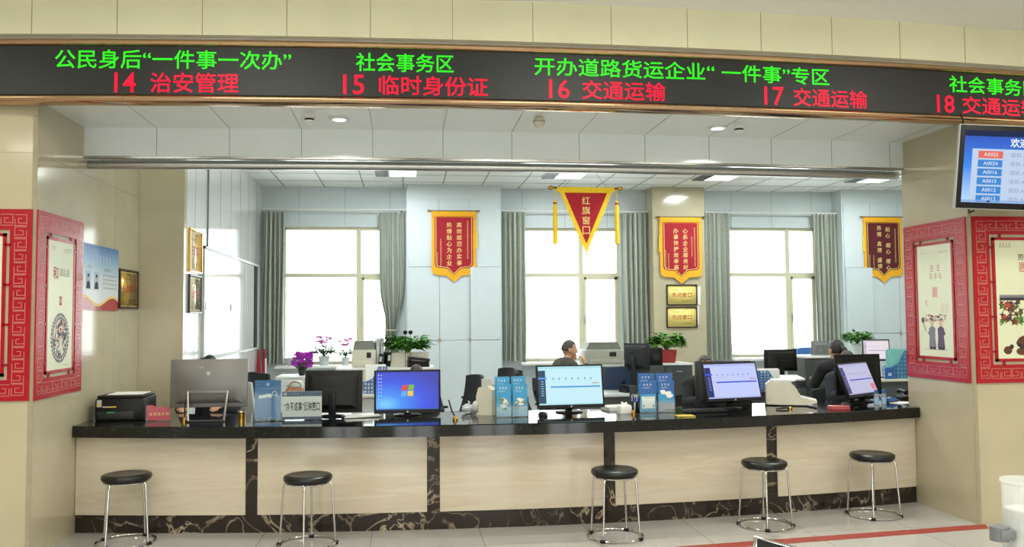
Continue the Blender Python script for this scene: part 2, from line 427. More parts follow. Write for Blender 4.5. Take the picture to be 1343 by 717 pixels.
for i, (x0, x1, z0, z1, mu) in enumerate(WIN):
    f = MB(); t = 0.045; ya, yb = YB + 0.06, YB + 0.12
    f.box(x0, x0 + t, ya, yb, z0, z1); f.box(x1 - t, x1, ya, yb, z0, z1); f.box(x0, x1, ya, yb, z0, z0 + t); f.box(x0, x1, ya, yb, z1 - t, z1)
    zt = 2.235
    f.box(x0, x1, ya - 0.01, yb, zt - 0.03, zt + 0.03); f.box(mu - 0.035, mu + 0.035, ya - 0.014, yb - 0.002, z0, z1)
    f.box(mu + 0.036, mu + 0.075, ya - 0.02, yb - 0.001, z0 + t, zt - 0.031); f.box(x1 - t - 0.04, x1 - t, ya - 0.02, yb, z0 + t, zt - 0.03)
    f.box(mu + 0.05, x1 - t, ya - 0.02, yb, z0 + t, z0 + t + 0.04); f.box(mu + 0.05, x1 - t, ya - 0.02, yb, zt - 0.07, zt - 0.03)
    wn = struct('window_%d' % (i + 1), f, FRAMEW, ['overexposed window at the left above the flowering pots', 'overexposed window in the middle behind the triangular pennant', 'overexposed window at the right between two curtains'][i], 'window')
    g = MB()
    g.box(x0 + 0.01, x1 - 0.01, YB + 0.088, YB + 0.094, z0 + 0.01, z1 - 0.01)
    g.build('pane', GLASS, wn)
    MB().box(mu + 0.045, mu + 0.06, ya - 0.05, ya - 0.02, 1.5, 1.62, bev=0.004).build('handle', STEEL, wn)
    sl = MB(); sl.box(x0 - 0.06, x1 + 0.06, YB - 0.30, YB + 0.06, z0 - 0.04, z0, bev=0.006)
    sl.build('sill', WHITE, wn)
# pilasters on the back wall
def panelled(x0, x1, yf, lines, rows, lab, name, low=None):
    m = MB(); m.box(x0, x1, yf, YB, 0, ZC)
    cols = [x0 + 0.02] + lines + [x1 - 0.02]; rr = [0.02] + rows + [ZC - 0.22]
    for a, b in zip(cols, cols[1:]):
        for c, d in zip(rr, rr[1:]):
            dz = 0.02
            if low and low[0] < (a + b) / 2 < low[1] and d <= low[2] + 0.01: dz = 0.055
            m.box(a + 0.003, b - 0.003, yf - dz, yf + 0.001, c + 0.004, d - 0.004, 1, bev=0.002, seg=1)
    for a in lines:
        for c in rows[:1]: m.box(a - 0.018, a + 0.018, yf - 0.026, yf - 0.015, c - 0.03, c + 0.03, 2)
    return struct(name, m, [BACKPANEL, BACKPANEL, mat('wood clip', '#b29a80', 0.5)], lab, 'wall')
P1Y = 12.45
pa = on_y(576, 300, P1Y).x; pb = on_y(616, 300, P1Y).x
zr1 = on_y(590, 446, P1Y).z; zr2 = on_y(590, 350, P1Y).z
panelled(on_y(533, 300, P1Y).x, on_y(657.5, 300, P1Y).x, P1Y, [pa, pb], [zr1, zr2], 'white panelled pilaster with a crimson pennant between two windows', 'wall_pilaster_white', (pb, 9, zr2))
P3Y = 12.5
x30 = on_y(1104, 300, P3Y).x; p3a = on_y(1142, 350, P3Y).x; p3b = on_y(1178, 350, P3Y).x
z3a = on_y(1142, 437, P3Y).z; z3b = on_y(1142, 351, P3Y).z
panelled(x30, 8.3, P3Y, [p3a, p3b, p3b + 0.6], [z3a, z3b], 'white panelled pilaster at the right with a maroon pennant', 'wall_pilaster_right', (x30, p3a, z3b))
P2Y = 12.42
x20, x21 = on_y(856, 300, P2Y).x, on_y(924, 300, P2Y).x
m = MB(); m.box(x20, x21, P2Y, YB, 0, ZC); m.box(x20, x21, P2Y - 0.001, P2Y, 1.40, 1.403, 1)
struct('wall_pilaster_beige', m, [BEIGE, BEIGE_JOINT], 'beige stone pilaster carrying a pennant and two gold certificates', 'wall')
for (xx, nm) in ((x20, 'trim_1'),):
    m = MB(); m.box(-2.08, 8.3, YB - 0.02, YB, 0, 0.1); struct(nm, m, WHITE, 'white skirting along the rear office wall', 'trim')

# office ceiling with its tile grid
c = MB(); c.box(-2.3, 8.5, 6.9, YB + 0.2, ZC, ZC + 0.1)
x = -1.76
while x < 8.3: c.box(x - 0.008, x + 0.008, 6.95, YB, ZC - 0.003, ZC, 1); x += 0.575
y = YB - 0.57
while y > 7: c.box(XW, 8.3, y - 0.005, y + 0.005, ZC - 0.003, ZC, 1); y -= 0.6
struct('ceiling', c, [CEILTILE, TBAR], 'white tiled office ceiling with a grey grid', 'ceiling')
# lobby ceiling and far lobby walls (behind and beside the photographer)
c = MB(); c.box(-9, 10, -8, 7.2, ZL, ZL + 0.1)
struct('ceiling_lobby', c, CEILLOBBY, 'plain white lobby ceiling above the cream fascia', 'ceiling')
w = MB(); w.box(-9.2, -9, -8, 6.2, 0, ZL); struct('wall_lobby_left', w, BEIGE, 'beige stone wall at the far left of the lobby', 'wall')
w = MB(); w.box(10, 10.2, -8, 7, 0, ZL); struct('wall_lobby_right', w, BEIGE, 'beige stone wall at the far right of the lobby', 'wall')
w = MB(); hs = [(-5.6, -4.0), (-2.6, -1.0), (0.6, 2.4), (3.8, 5.4)]; xs = -9.2
for a, b in hs:
    w.box(xs, a, -8.2, -8, 0, ZL); w.box(a, b, -8.2, -8, 0, 0.25); w.box(a, b, -8.2, -8, 2.7, ZL); w.box((a + b) / 2 - 0.04, (a + b) / 2 + 0.04, -8.15, -8.05, 0.25, 2.7); xs = b
w.box(xs, 10.2, -8.2, -8, 0, ZL)
struct('wall_front', w, BEIGE, 'lobby entrance wall with tall glazed openings', 'wall')

# curved cream fascia, soffit and white beam
m = MB(); sweep(m, [(-0.02, 3.50), (0.3, 3.50), (0.3, ZL + 0.02), (-0.02, ZL + 0.02)], -9, 10, y_sign, 90)
for k in range(-10, 14):
    x = -2.46 + k * 0.556; m.box(x - 0.002, x + 0.002, y_sign(x) - 0.0225, y_sign(x) - 0.01, 3.50, ZL, 1)
struct('wall_fascia', m, [CREAMTILE, BEIGE_JOINT], 'curved cream tiled fascia above the led sign', 'wall')
m = MB(); sweep(m, [(0.05, ZS), (0.05, ZS + 0.4), (0.30, ZS + 0.4), (0.30, ZS)], -9, 10, y_sign, 60)
n = 40; v = []; f = []
for i in range(n + 1):
    x = XL + (XR - XL) * i / n
    v += [(x, y_sign(x) + 0.05, ZS), (x, y_beam(x) + 0.05, ZS), (x, y_beam(x) + 0.05, ZS + 0.05), (x, y_sign(x) + 0.05, ZS + 0.05)]
for i in range(n):
    for j in range(4): f.append((i * 4 + j, (i + 1) * 4 + j, (i + 1) * 4 + (j + 1) % 4, i * 4 + (j + 1) % 4))
m.add(v, f)
JX = [-1.93 + 0.557 * k for k in range(-1, 12) if XL < -1.93 + 0.557 * k < XR]
for x in JX: m.box(x - 0.0025, x + 0.0025, y_sign(x) + 0.1, y_beam(x), ZS - 0.0012, ZS, 1)
struct('ceiling_soffit', m, [SOFFIT, PANELJOINT], 'pale panelled soffit under the led sign holding small downlights', 'ceiling')
m = MB(); sweep(m, [(0, ZD), (0.22, ZD), (0.22, ZC + 0.02), (0, ZC + 0.02)], XL, XR, y_beam, 40)
for x in JX: m.box(x - 0.002, x + 0.002, y_beam(x) - 0.0015, y_beam(x) + 0.01, ZD, ZS, 1)
struct('wall_beam', m, [WHITEPANEL, PANELJOINT], 'white panelled beam face below the soffit', 'beam')
m = MB(); sweep(m, [(-0.012, ZD - 0.018), (0.03, ZD - 0.018), (0.03, ZD), (-0.012, ZD)], XL, XR, y_beam, 40)
struct('trim_2', m, CHROME, 'bright steel edge strip along the beam bottom', 'trim')
m = MB()
m.tube([(XL + (XR - XL) * i / 40, y_beam(XL + (XR - XL) * i / 40) + 0.10, ZD - 0.048) for i in range(41)], 0.036, 12)
struct('trim_3', m, STEEL, 'round steel tube under the white beam', 'trim')

# ------------------------------------------------------------------ led sign
sg = thing('led_sign', 'long curved led sign with green and red Chinese lettering above the counter', 'sign', (XC, y_sign(XC), 3.26))
off = Matrix.Translation((-XC, -y_sign(XC), -3.26))
m = MB(off); sweep(m, [(0.0, 3.09), (0.09, 3.09), (0.09, 3.43), (0.0, 3.43)], -4.6, 6.4, y_sign, 70)
m.build('display_panel', LEDPANEL, sg)
def trim_sect(z0, z1, d):
    n = 8; return [(0.09, z0), (0.09, z1)] + [(-d * math.sin(PI * (1 - i / n)) + 0.0, z1 + (z0 - z1) * i / n) for i in range(n + 1)]
m = MB(off); sweep(m, trim_sect(3.425, 3.475, 0.03), -4.6, 6.4, y_sign, 70); m.build('top_frame', BRONZE, sg)
m = MB(off); sweep(m, trim_sect(3.045, 3.10, 0.03), -4.6, 6.4, y_sign, 70); m.build('bottom_frame', BRONZE, sg)
GRN = [('公民身后“一件事一次办”', 72, 382), ('社会事务区', 467, 595), ('开办道路货运企业“ 一件事”专区', 701, 1087), ('社会事务区', 1244, 1361)]
REDT = [('14', 150, 178), ('治安管理', 197, 313), ('15', 450, 478), ('临时身份证', 497, 640), ('16', 720, 747), ('交通运输', 763, 873), ('17', 1002, 1028), ('交通运输', 1040, 1137), ('18', 1228, 1251), ('交通运输', 1261, 1362)]
for lines, z0, z1, mt, nm, py, bold in ((GRN, 3.272, 3.400, LEDG, 'green_lettering', 90, 0.008), (REDT, 3.112, 3.248, LEDR, 'red_lettering', 120, 0.012)):
    for body, a, b in lines:
        m = MB(off)
        xa, xb = on_curve(a, py, y_sign).x, on_curve(b, py, y_sign).x
        t = MB(); t.text(body, xa, xb, z0, z1, 0, 0, bold)
        m.add([(p.x, y_sign(p.x) - 0.003, p.z) for p in t.v], t.f)
        m.build(nm, mt, sg, 180)

# soffit fittings
def soffit_at(px, py): p = on_z(px, py, ZS); return (p.x, p.y, ZS)
def downlight(px, py, lab):
    t = thing('downlight', lab, 'light', soffit_at(px, py))
    MB().lathe([(0.045, -0.001), (0.075, -0.004), (0.075, -0.010), (0.050, -0.012), (0.050, -0.002)], n=28).build('trim_ring', WHITE, t)
    MB().lathe([(0.0, -0.006), (0.05, -0.006), (0.05, -0.001)], n=24).build('diffuser', DOWNL, t)
    l = bpy.data.lights.new('downlight_light', 'SPOT'); l.energy = 60; l.spot_size = 2.2; l.shadow_soft_size = 0.05
    o = bpy.data.objects.new('downlight_light', l); COL.objects.link(o); o.parent = t; o.location = (0, 0, -0.02)
downlight(445, 155.5, 'lit round downlight in the soffit near the green lettering on the left')
downlight(941, 167, 'lit round downlight in the soffit towards the right')
def detector(px, py, lab):
    t = thing('smoke_detector', lab, 'detector', soffit_at(px, py))
    MB().lathe([(0.045, 0), (0.045, -0.018), (0.035, -0.022)], n=24).build('base', WHITE, t)
    MB().lathe([(0.036, -0.022), (0.036, -0.036)], n=24).build('sensor_ring', DGREY, t)
    MB().lathe([(0.040, -0.036), (0.036, -0.05), (0.015, -0.058), (0.0, -0.058)], n=24).build('cap', WHITE, t)
detector(406, 152, 'white smoke detector with dark ring left of the lit downlight')
detector(969, 165.5, 'white smoke detector with dark ring at the right end of soffit')
t = thing('ball_camera', 'white ball shaped ceiling sensor in the middle of the soffit', 'sensor', soffit_at(707, 151))
MB().lathe([(0.03, 0), (0.03, -0.012)], n=20).build('base', WHITE, t)
MB().lathe([(0.02, -0.010), (0.037, -0.022), (0.046, -0.045), (0.046, -0.055), (0.037, -0.080), (0.02, -0.092), (0, -0.096)], n=24).build('ball', CREAM, t)
MB().lathe([(0.0463, -0.048), (0.0467, -0.051), (0.0463, -0.054)], n=24).build('seam', GREY, t)

# office ceiling light panels
def office_light(x, y, lab):
    t = thing('ceiling_light', lab, 'light', (x, y, ZC - 0.004), 0, 'office ceiling lights')
    m = MB(); m.box(-0.28, 0.28, -0.30, 0.30, -0.012, 0); m.build('frame', WHITE, t)
    m = MB(); m.box(-0.27, -0.10, -0.29, 0.29, -0.018, -0.011)
    for k in range(7): m.box(-0.27 + 0.025 * k, -0.262 + 0.025 * k, -0.29, 0.29, -0.024, -0.017)
    m.build('air_grille', GREY, t)
    m = MB(); m.box(-0.08, 0.27, -0.28, 0.28, -0.016, -0.011); m.build('diffuser', TUBELAMP, t)
for x, y in OFFICE_LAMPS[4:]:  # fixtures added around the extra unseen lamps
    office_light(x, y, 'added unseen light panel brightening the office from behind the white beam')
for (x, y), l in zip(OFFICE_LAMPS[:4], ['ceiling light panel with grille above the left window', 'ceiling light panel with grille left of the triangular pennant', 'ceiling light panel with grille above the beige pilaster', 'ceiling light panel with grille above the right window']):
    office_light(x, y, 'bright ' + l)
for i, (x, y) in enumerate(LOBBY_LAMPS):
    t = thing('lobby_ceiling_light', 'rectangular lobby ceiling light in the rows over the lobby', 'light', (x, y, ZL), 0, 'lobby ceiling lights')
    MB().box(-0.6, 0.6, -0.3, 0.3, -0.03, 0).build('frame', WHITE, t)
    MB().box(-0.58, 0.58, -0.28, 0.28, -0.034, -0.029).build('diffuser', LAMPW, t)

# ------------------------------------------------------------------ counter
ct = thing('service_counter', 'long curved service counter with cream stone panels and dark marble posts', 'counter', (XC, y_base(XC), 0))
off = Matrix.Translation((-XC, -y_base(XC), 0))
PX = [(322, 338), (560, 577), (792, 807), (1006, 1020)]
posts = []
for a, b in PX:
    xa, xb = on_curve(a, 620, y_base).x, on_curve(b, 620, y_base).x; posts.append((xa, xb))
edges = [XL + 0.004] + [q for p in posts for q in p] + [XR - 0.004]
for i in range(0, 10, 2):
    m = MB(off); sweep(m, [(0, 0.135), (0.05, 0.135), (0.05, ZTB), (0, ZTB)], edges[i], edges[i + 1], y_base, 14); m.build('front_panel', TRAVERT, ct)
for a, b in posts:
    m = MB(off); sweep(m, [(0.012, 0.13), (0.06, 0.13), (0.06, ZTB), (0.012, ZTB)], a, b, y_base, 2); m.build('marble_post', DARKMARBLE, ct)
m = MB(off); sweep(m, [(0.012, 0), (0.06, 0), (0.06, 0.137), (0.012, 0.137)], XL + 0.003, XR - 0.003, y_base, 40); m.build('plinth', DARKMARBLE, ct)
m = MB(off); sweep(m, [(0.0, ZTB), (0.86, ZTB), (0.86, ZT), (0.006, ZT), (0.0, ZT - 0.006)], XL + 0.003, XR - 0.003, y_top, 40); m.build('countertop', BLACKSTONE, ct)
m = MB(off); sweep(m, [(0.74, 0.0), (0.78, 0.0), (0.78, ZTB), (0.74, ZTB)], XL + 0.003, XR - 0.003, y_top, 40); m.build('back_panel', DESKG, ct)

# ------------------------------------------------------------------ stools
def make_stool():
    t = thing('bar_stool', 'x', 'stool', group=None)
    MB().lathe([(0.0, 0.448), (0.15, 0.448), (0.164, 0.452), (0.171, 0.464), (0.172, 0.474), (0.168, 0.486), (0.155, 0.494), (0.12, 0.4955), (0.10, 0.492), (0.06, 0.4905), (0.0, 0.490)], n=40).build('seat', VINYL, t)
    MB().tube([(0.150 * math.cos(a), 0.150 * math.sin(a), 0.440) for a in [2 * PI * k / 32 for k in range(32)]], 0.008, 8, True).build('seat_frame', CHROME, t)
    for k in range(4):
        a = PI / 4 + 0.25 + k * PI / 2; d = Vector((math.cos(a), math.sin(a), 0))
        pts = [d * 0.12 + Vector((0, 0, 0.442)), d * 0.15 + Vector((0, 0, 0.440)), d * 0.163 + Vector((0, 0, 0.430)), d * 0.170 + Vector((0, 0, 0.405)), d * 0.196 + Vector((0, 0, 0.012))]
        l = MB().tube(pts, 0.0075, 10).build('leg', CHROME, t)
        q = d * 0.2
        MB(Matrix.Translation((q.x, q.y, 0)) @ Matrix.Rotation(a, 4, 'Z')).box(-0.014, 0.014, -0.018, 0.018, 0, 0.022, bev=0.004).build('rubber_foot', BLACK, l)
    MB().tube([(0.2 * math.cos(a), 0.2 * math.sin(a), 0.012) for a in [2 * PI * k / 48 for k in range(48)]], 0.0075, 8, True).build('floor_ring', CHROME, t)
    return t
st = make_stool()
SP = [((165, 707), 0.1, 'black vinyl stool on chrome legs leftmost, in front of the black printer'),
      ((403.5, 714), 0.5, 'black vinyl stool with chrome legs below the white desk sign'),
      ((807, 704), -0.15, 'black vinyl stool with chrome legs before the third marble post, below the middle monitor'),
      ((1004, 689), 0.2, 'black vinyl stool with chrome legs before the fourth marble post'),
      ((1146, 675.5), 0.0, 'black vinyl stool with chrome legs nearest the right pier')]
for i, ((px, py), rz, lab) in enumerate(SP):
    s_ = st if i == 0 else copy_tree(st)
    p = on_z(px, py, 0); y = min(p.y, y_base(p.x) - 0.225) if i else p.y - 0.10
    x = p.x if i else on_y(px, py, y).x
    s_.location = (x, y, 0); s_.rotation_euler.z = rz; s_['label'] = lab; s_['group'] = 'stools along the counter'

# ------------------------------------------------------------------ red fret-framed pictures
PW, PH = 0.83, 1.287
def fret_unit(mb, cx, cz, s, y, flip):
    t = s * 0.05; h = s / 2; k = -1 if flip else 1
    def seg(x0, x1, z0, z1): mb.box(*sorted((cx + k * x0, cx + k * x1)), y, y + 0.002, cz + min(z0, z1), cz + max(z0, z1), 1)
    seg(-h, h, h - t, h); seg(h - t, h, -h + 2.4 * t, h); seg(-h + 2.6 * t, h, -h + 2.4 * t, -h + 3.4 * t) if False else seg(-h * 0.45, h, -h * 0.45 - t, -h * 0.45)
    seg(-h * 0.45, -h * 0.45 + t, -h * 0.45, h * 0.35); seg(-h * 0.45, h * 0.25, h * 0.35 - t, h * 0.35)
    seg(-h, h, -h, -h + t); seg(-h, -h + t, -h, h * 0.3)
def fret_picture(lab, loc, rz, art):
    t = thing('framed_picture', lab, 'picture', loc, rz)
    b = 0.175; th = 0.012
    m = MB(); hw = PW / 2
    m.box(-hw, -hw + b - 0.035, -th, 0, 0, PH); m.box(hw - b + 0.035, hw, -th, 0, 0, PH)
    m.box(-hw + b - 0.035, hw - b + 0.035, -th, 0, 0, b - 0.035); m.box(-hw + b - 0.035, hw - b + 0.035, -th, 0, PH - b + 0.035, PH)
    i0, i1, j0, j1 = -hw + b - 0.012, hw - b + 0.012, b - 0.012, PH - b + 0.012      # inner rim
    for (x0, x1, z0, z1) in ((i0, i0 + 0.022, j0, j1), (i1 - 0.022, i1, j0, j1), (i0, i1, j0, j0 + 0.022), (i0, i1, j1 - 0.022, j1)): m.box(x0, x1, -th, 0, z0, z1)
    for q in (0.08, 0.36, 0.64, 0.92):                                                 # bridges across the slot
        z = j0 + (j1 - j0) * q; m.box(i0 - 0.03, i0 + 0.01, -th, 0, z - 0.008, z + 0.008); m.box(i1 - 0.01, i1 + 0.03, -th, 0, z - 0.008, z + 0.008)
    for q in (0.14, 0.86):
        x = i0 + (i1 - i0) * q; m.box(x - 0.008, x + 0.008, -th, 0, j0 - 0.03, j0 + 0.01); m.box(x - 0.008, x + 0.008, -th, 0, j1 - 0.01, j1 + 0.03)
    s = 0.078; n = 15
    for k in range(n):
        z = 0.075 + (PH - 0.15) * k / (n - 1)
        fret_unit(m, -hw + 0.072, z, s, -th - 0.0005, k % 2 == 0); fret_unit(m, hw - 0.072, z, s, -th - 0.0005, k % 2 == 1)
    n = 7
    for k in range(n):
        x = -hw + 0.16 + (PW - 0.32) * k / (n - 1)
        fret_unit(m, x, 0.072, s, -th - 0.0005, k % 2 == 0); fret_unit(m, x, PH - 0.072, s, -th - 0.0005, k % 2 == 1)
    m.build('fret_frame', [RED, FRET], t)
    w, h = i1 - i0 - 0.044, j1 - j0 - 0.044
    m = MB(Matrix.Translation((0, 0, j0 + 0.022))); m.box(-w / 2, w / 2, -0.008, 0, 0, h)
    art(m, w, h, -0.0086)
    m.build('print', [PICCREAM, INK, INKP, INKR, INKPINK, SKINP, INKBROWN, INKGREY, LEAF], t)
    return t
def art_oval(m, w, h, y):
    m.marks(-w * 0.4, h * 0.95, -w * 0.22, h * 0.95, 0.016, y, 3); m.marks(w * 0.12, h * 0.945, w * 0.42, h * 0.945, 0.016, y, 7)
    m.marks(-w * 0.4, h * 0.93, -w * 0.2, h * 0.93, 0.014, y, 4); m.marks(w * 0.12, h * 0.925, w * 0.38, h * 0.925, 0.014, y, 7)
    m.text('和', -w * 0.34, -w * 0.08, h * 0.70, h * 0.80, y, 3, 0.01, True); m.text('国运昌', -w * 0.06, w * 0.34, h * 0.73, h * 0.79, y, 7, 0.0, True)
    m.rect(-0.022, 0.022, h * 0.50, h * 0.57, y, 3); m.text('和', -0.018, 0.018, h * 0.505, h * 0.565, y - 0.0005, 0, 0, True)
    cz, rx, rz = h * 0.245, w * 0.36, h * 0.20                               # lacework medallion
    for i in range(36):
        a = 2 * PI * i / 36; m.ell(rx * 0.92 * math.cos(a), cz + rz * 0.92 * math.sin(a), 0.012, 0.012, y, 2 if i % 3 else 7, 8)
        m.ell(rx * 0.78 * math.cos(a + 0.08), cz + rz * 0.78 * math.sin(a + 0.08), 0.010, 0.013, y - 0.0002, 7 if i % 2 else 2, 7)
    r2 = random.Random(3)
    for i in range(120):
        a = r2.uniform(0, 2 * PI); q = math.sqrt(r2.random()) * 0.68
        m.ell(rx * q * math.cos(a), cz + rz * q * math.sin(a), r2.uniform(0.005, 0.016), r2.uniform(0.006, 0.020), y - 0.0003 - i * 2e-6, r2.choice([2, 2, 7, 1, 4, 0]), 7)
    m.marks(w * 0.16, h * 0.03, w * 0.36, h * 0.03, 0.012, y, 1)
def folk_figure(m, x, z, s, y, robe, hd=5, flip=1):
    m.poly([(x - 0.30 * s, z), (x + 0.30 * s, z), (x + 0.22 * s, z + 0.5 * s), (x + 0.26 * s, z + 0.95 * s), (x, z + 1.1 * s), (x - 0.26 * s, z + 0.95 * s), (x - 0.24 * s, z + 0.5 * s)], y, robe)
    m.poly([(x + flip * 0.2 * s, z + 0.95 * s), (x + flip * 0.36 * s, z + 0.7 * s), (x + flip * 0.28 * s, z + 0.6 * s), (x + flip * 0.15 * s, z + 0.75 * s)], y - 0.0002, robe)
    m.ell(x, z + 1.24 * s, 0.15 * s, 0.19 * s, y - 0.0002, hd); m.ell(x, z + 1.38 * s, 0.13 * s, 0.06 * s, y - 0.0003, 7)
    m.ell(x - 0.12 * s, z - 0.03 * s, 0.14 * s, 0.07 * s, y - 0.0002, 1); m.ell(x + 0.14 * s, z - 0.03 * s, 0.14 * s, 0.07 * s, y - 0.0002, 1)
def art_couple(m, w, h, y):
    m.marks(-w * 0.38, h * 0.93, -w * 0.2, h * 0.93, 0.016, y, 4); m.marks(w * 0.14, h * 0.93, w * 0.38, h * 0.93, 0.016, y, 4)
    m.marks(-w * 0.16, h * 0.79, w * 0.22, h * 0.79, 0.06, y, 4); m.marks(-w * 0.16, h * 0.72, w * 0.24, h * 0.72, 0.05, y, 4)
    m.rect(-w * 0.06, w * 0.08, h * 0.53, h * 0.62, y, 4); m.marks(-w * 0.3, h * 0.52, -w * 0.2, h * 0.44, 0.05, y, 4, True)
    for k in range(4): m.marks(w * (0.16 + 0.06 * k), h * 0.47, w * (0.2 + 0.06 * k), h * 0.39, 0.02, y, 4, True)
    r2 = random.Random(5)
    for i in range(60): m.ell(r2.uniform(-0.3, 0.3) * w, h * r2.uniform(0.30, 0.36) + 0.1 * abs(r2.uniform(-1, 1)) * h * 0.2, r2.uniform(0.006, 0.02), 0.006, y, 4, 6)
    folk_figure(m, -w * 0.10, h * 0.08, 0.165, y, 7, flip=-1); folk_figure(m, w * 0.15, h * 0.08, 0.165, y, 2)
    m.rect(-w * 0.3, w * 0.35, h * 0.06, h * 0.064, y, 7)
    m.tube([(-w * 0.28, y - 0.001, h * 0.22), (-w * 0.36, y - 0.001, h * 0.31)], 0.002, 5, m=6); m.ell(-w * 0.37, h * 0.325, 0.02, 0.025, y, 2)
def art_yard(m, w, h, y):
    m.marks(-w * 0.42, h * 0.965, -w * 0.2, h * 0.965, 0.018, y, 3); m.marks(-w * 0.42, h * 0.945, -w * 0.2, h * 0.945, 0.014, y, 6)
    m.text('劳动读', -w * 0.12, w * 0.30, h * 0.83, h * 0.885, y, 1, 0.01, True)
    m.box(-w * 0.06, w * 0.07, y - 0.0004, y, h * 0.735, h * 0.81, 3); m.rect(-w * 0.05, w * 0.06, h * 0.742, h * 0.803, y - 0.0006, 0); m.text('圆', -w * 0.04, w * 0.05, h * 0.75, h * 0.797, y - 0.0008, 3, 0.01, True)
    m.text('梦', w * 0.12, w * 0.34, h * 0.72, h * 0.83, y, 3, 0.03, True)
    m.rect(w * 0.04, w * 0.13, h * 0.58, h * 0.635, y, 3)
    m.rect(-w * 0.44, w * 0.46, h * 0.49, h * 0.53, y, 1)
    for k in range(20): m.ell(-w * 0.42 + k * w * 0.046, h * 0.525, 0.011, 0.014, y - 0.0003, 7, 8)
    r2 = random.Random(9)
    for i in range(46):
        a, b = r2.uniform(-0.42, -0.05), r2.uniform(0.30, 0.48)
        m.poly([(a * w + 0.03 * math.cos(q) * (1 if j % 2 == 0 else 0.35), b * h + 0.03 * math.sin(q) * (1 if j % 2 == 0 else 0.35)) for j, q in enumerate([2 * PI * j / 8 + i for j in range(8)])], y - 0.0002 - i * 4e-6, r2.choice([6, 6, 3, 1, 8]))
    m.tube([(-w * 0.44, y - 0.001, h * 0.28), (-w * 0.3, y - 0.001, h * 0.36), (-w * 0.1, y - 0.001, h * 0.45)], 0.004, 5, m=6)
    m.ell(w * 0.16, h * 0.13, 0.15, 0.06, y - 0.0002, 1); m.ell(w * 0.16, h * 0.15, 0.14, 0.05, y - 0.0004, 6)
    folk_figure(m, w * 0.12, h * 0.14, 0.12, y - 0.0006, 4); folk_figure(m, w * 0.28, h * 0.14, 0.11, y - 0.0006, 2)
    m.ell(-w * 0.32, h * 0.07, 0.036, 0.032, y, 6); m.ell(-w * 0.25, h * 0.10, 0.018, 0.018, y - 0.0002, 1); m.ell(-w * 0.06, h * 0.06, 0.05, 0.03, y, 6)
    m.poly([(w * 0.0, h * 0.04), (w * 0.06, h * 0.04), (w * 0.05, h * 0.16), (-w * 0.02, h * 0.15)], y - 0.0008, 3)
def art_plain(m, w, h, y):
    m.marks(-w * 0.42, h * 0.965, -w * 0.2, h * 0.965, 0.018, y, 3)
    m.ell(-w * 0.1, h * 0.3, w * 0.25, h * 0.16, y, 4)
ZP = 1.066
fret_picture('red fret-framed picture with a lace medallion on the side of the left pier', (XL + 0.001, 6.54, ZP), PI / 2, art_oval)
fret_picture('red fret-framed picture cut off by the left edge of the view', (-2.503 - PW / 2, YP - 0.001, ZP), 0, art_plain)
fret_picture('red fret-framed picture of two elders on the inner side of the right pier', (XR - 0.001, 6.56, ZP), -PI / 2, art_couple)
fret_picture('red fret-framed picture of a courtyard scene below the wall television', (4.351 + PW / 2, YP - 0.001, ZP), 0, art_yard)

# ------------------------------------------------------------------ television
tv = thing('television', 'wall television showing a blue queue list at the upper right', 'television', (0, 0, 0))
tw, thh = 1.10, 0.615
tvx = on_y(1255.5, 220, 5.74)
tv.location = (tvx.x, 5.74, 2.672); tv.rotation_euler = (math.radians(7), math.radians(2.2), math.radians(-6))
m = MB(); m.box(0, tw, 0, 0.035, -thh / 2, thh / 2, bev=0.008); m.build('silver_rim', LGREY, tv)
m = MB(); m.box(0.007, tw - 0.007, -0.006, 0.03, -thh / 2 + 0.007, thh / 2 - 0.007, bev=0.002)
m.box(0.1, tw - 0.1, 0.03, 0.08, -0.2, 0.2, bev=0.01); m.build('housing', BLACK, tv)
TVBG = ramp_glow('queue screen blue', [(0.0, '#b8dcff'), (0.5, '#2f86f0'), (1.0, '#0b3fb4')], 'V')
m = MB(); y = -0.0075; x0, x1, z0, z1 = 0.04, tw - 0.04, -thh / 2 + 0.05, thh / 2 - 0.045
m.rect(x0, x1, z0, z1, y)
m.rect(x0, x1, z1 - 0.04, z1, y - 0.0005, 5)
m.text('欢迎光临', 0.30, 0.72, z1 - 0.115, z1 - 0.048, y - 0.0008, 1, 0.02, True)
m.rect(0.10, x1, z0 + 0.0, z1 - 0.13, y - 0.0005, 2)
for k, s in enumerate(['A0025', 'A0024', 'A0016', 'A0015', 'A0012', 'A0013']):
    zt = z1 - 0.145 - k * 0.064
    m.rect(0.145, 0.325, zt - 0.052, zt, y - 0.001, 3 if k == 0 else 4); m.text(s, 0.185, 0.29, zt - 0.038, zt - 0.012, y - 0.0014, 1)
    m.text('请到 A', 0.38, 0.50, zt - 0.042, zt - 0.008, y - 0.001, 6)
m.rect(x0, x1, z0, z0 + 0.02, y - 0.001, 7); m.rect(0.23, 0.25, z0 + 0.005, z0 + 0.018, y - 0.0015, 5)
m.build('screen', [TVBG, glow('screen white', '#f4f8ff', 0.95), glow('screen pale blue', '#c9dcf8', 0.9), glow('screen red button', '#f0705e', 0.9), glow('screen blue button', '#3d8ee0', 0.9), glow('screen navy', '#0a1f52', 0.8), glow('screen grey-violet', '#9a9fc8', 0.9), glow('screen soft blue', '#9dbfee', 0.9)], tv, 180)
m = MB(); m.box(0.45, 0.65, 0.08, 0.10, -0.1, 0.1); m.tube([(0.55, 0.09, 0), (0.55, 0.30, 0.02)], 0.02, 10); m.build('wall_bracket', BLACK, tv)
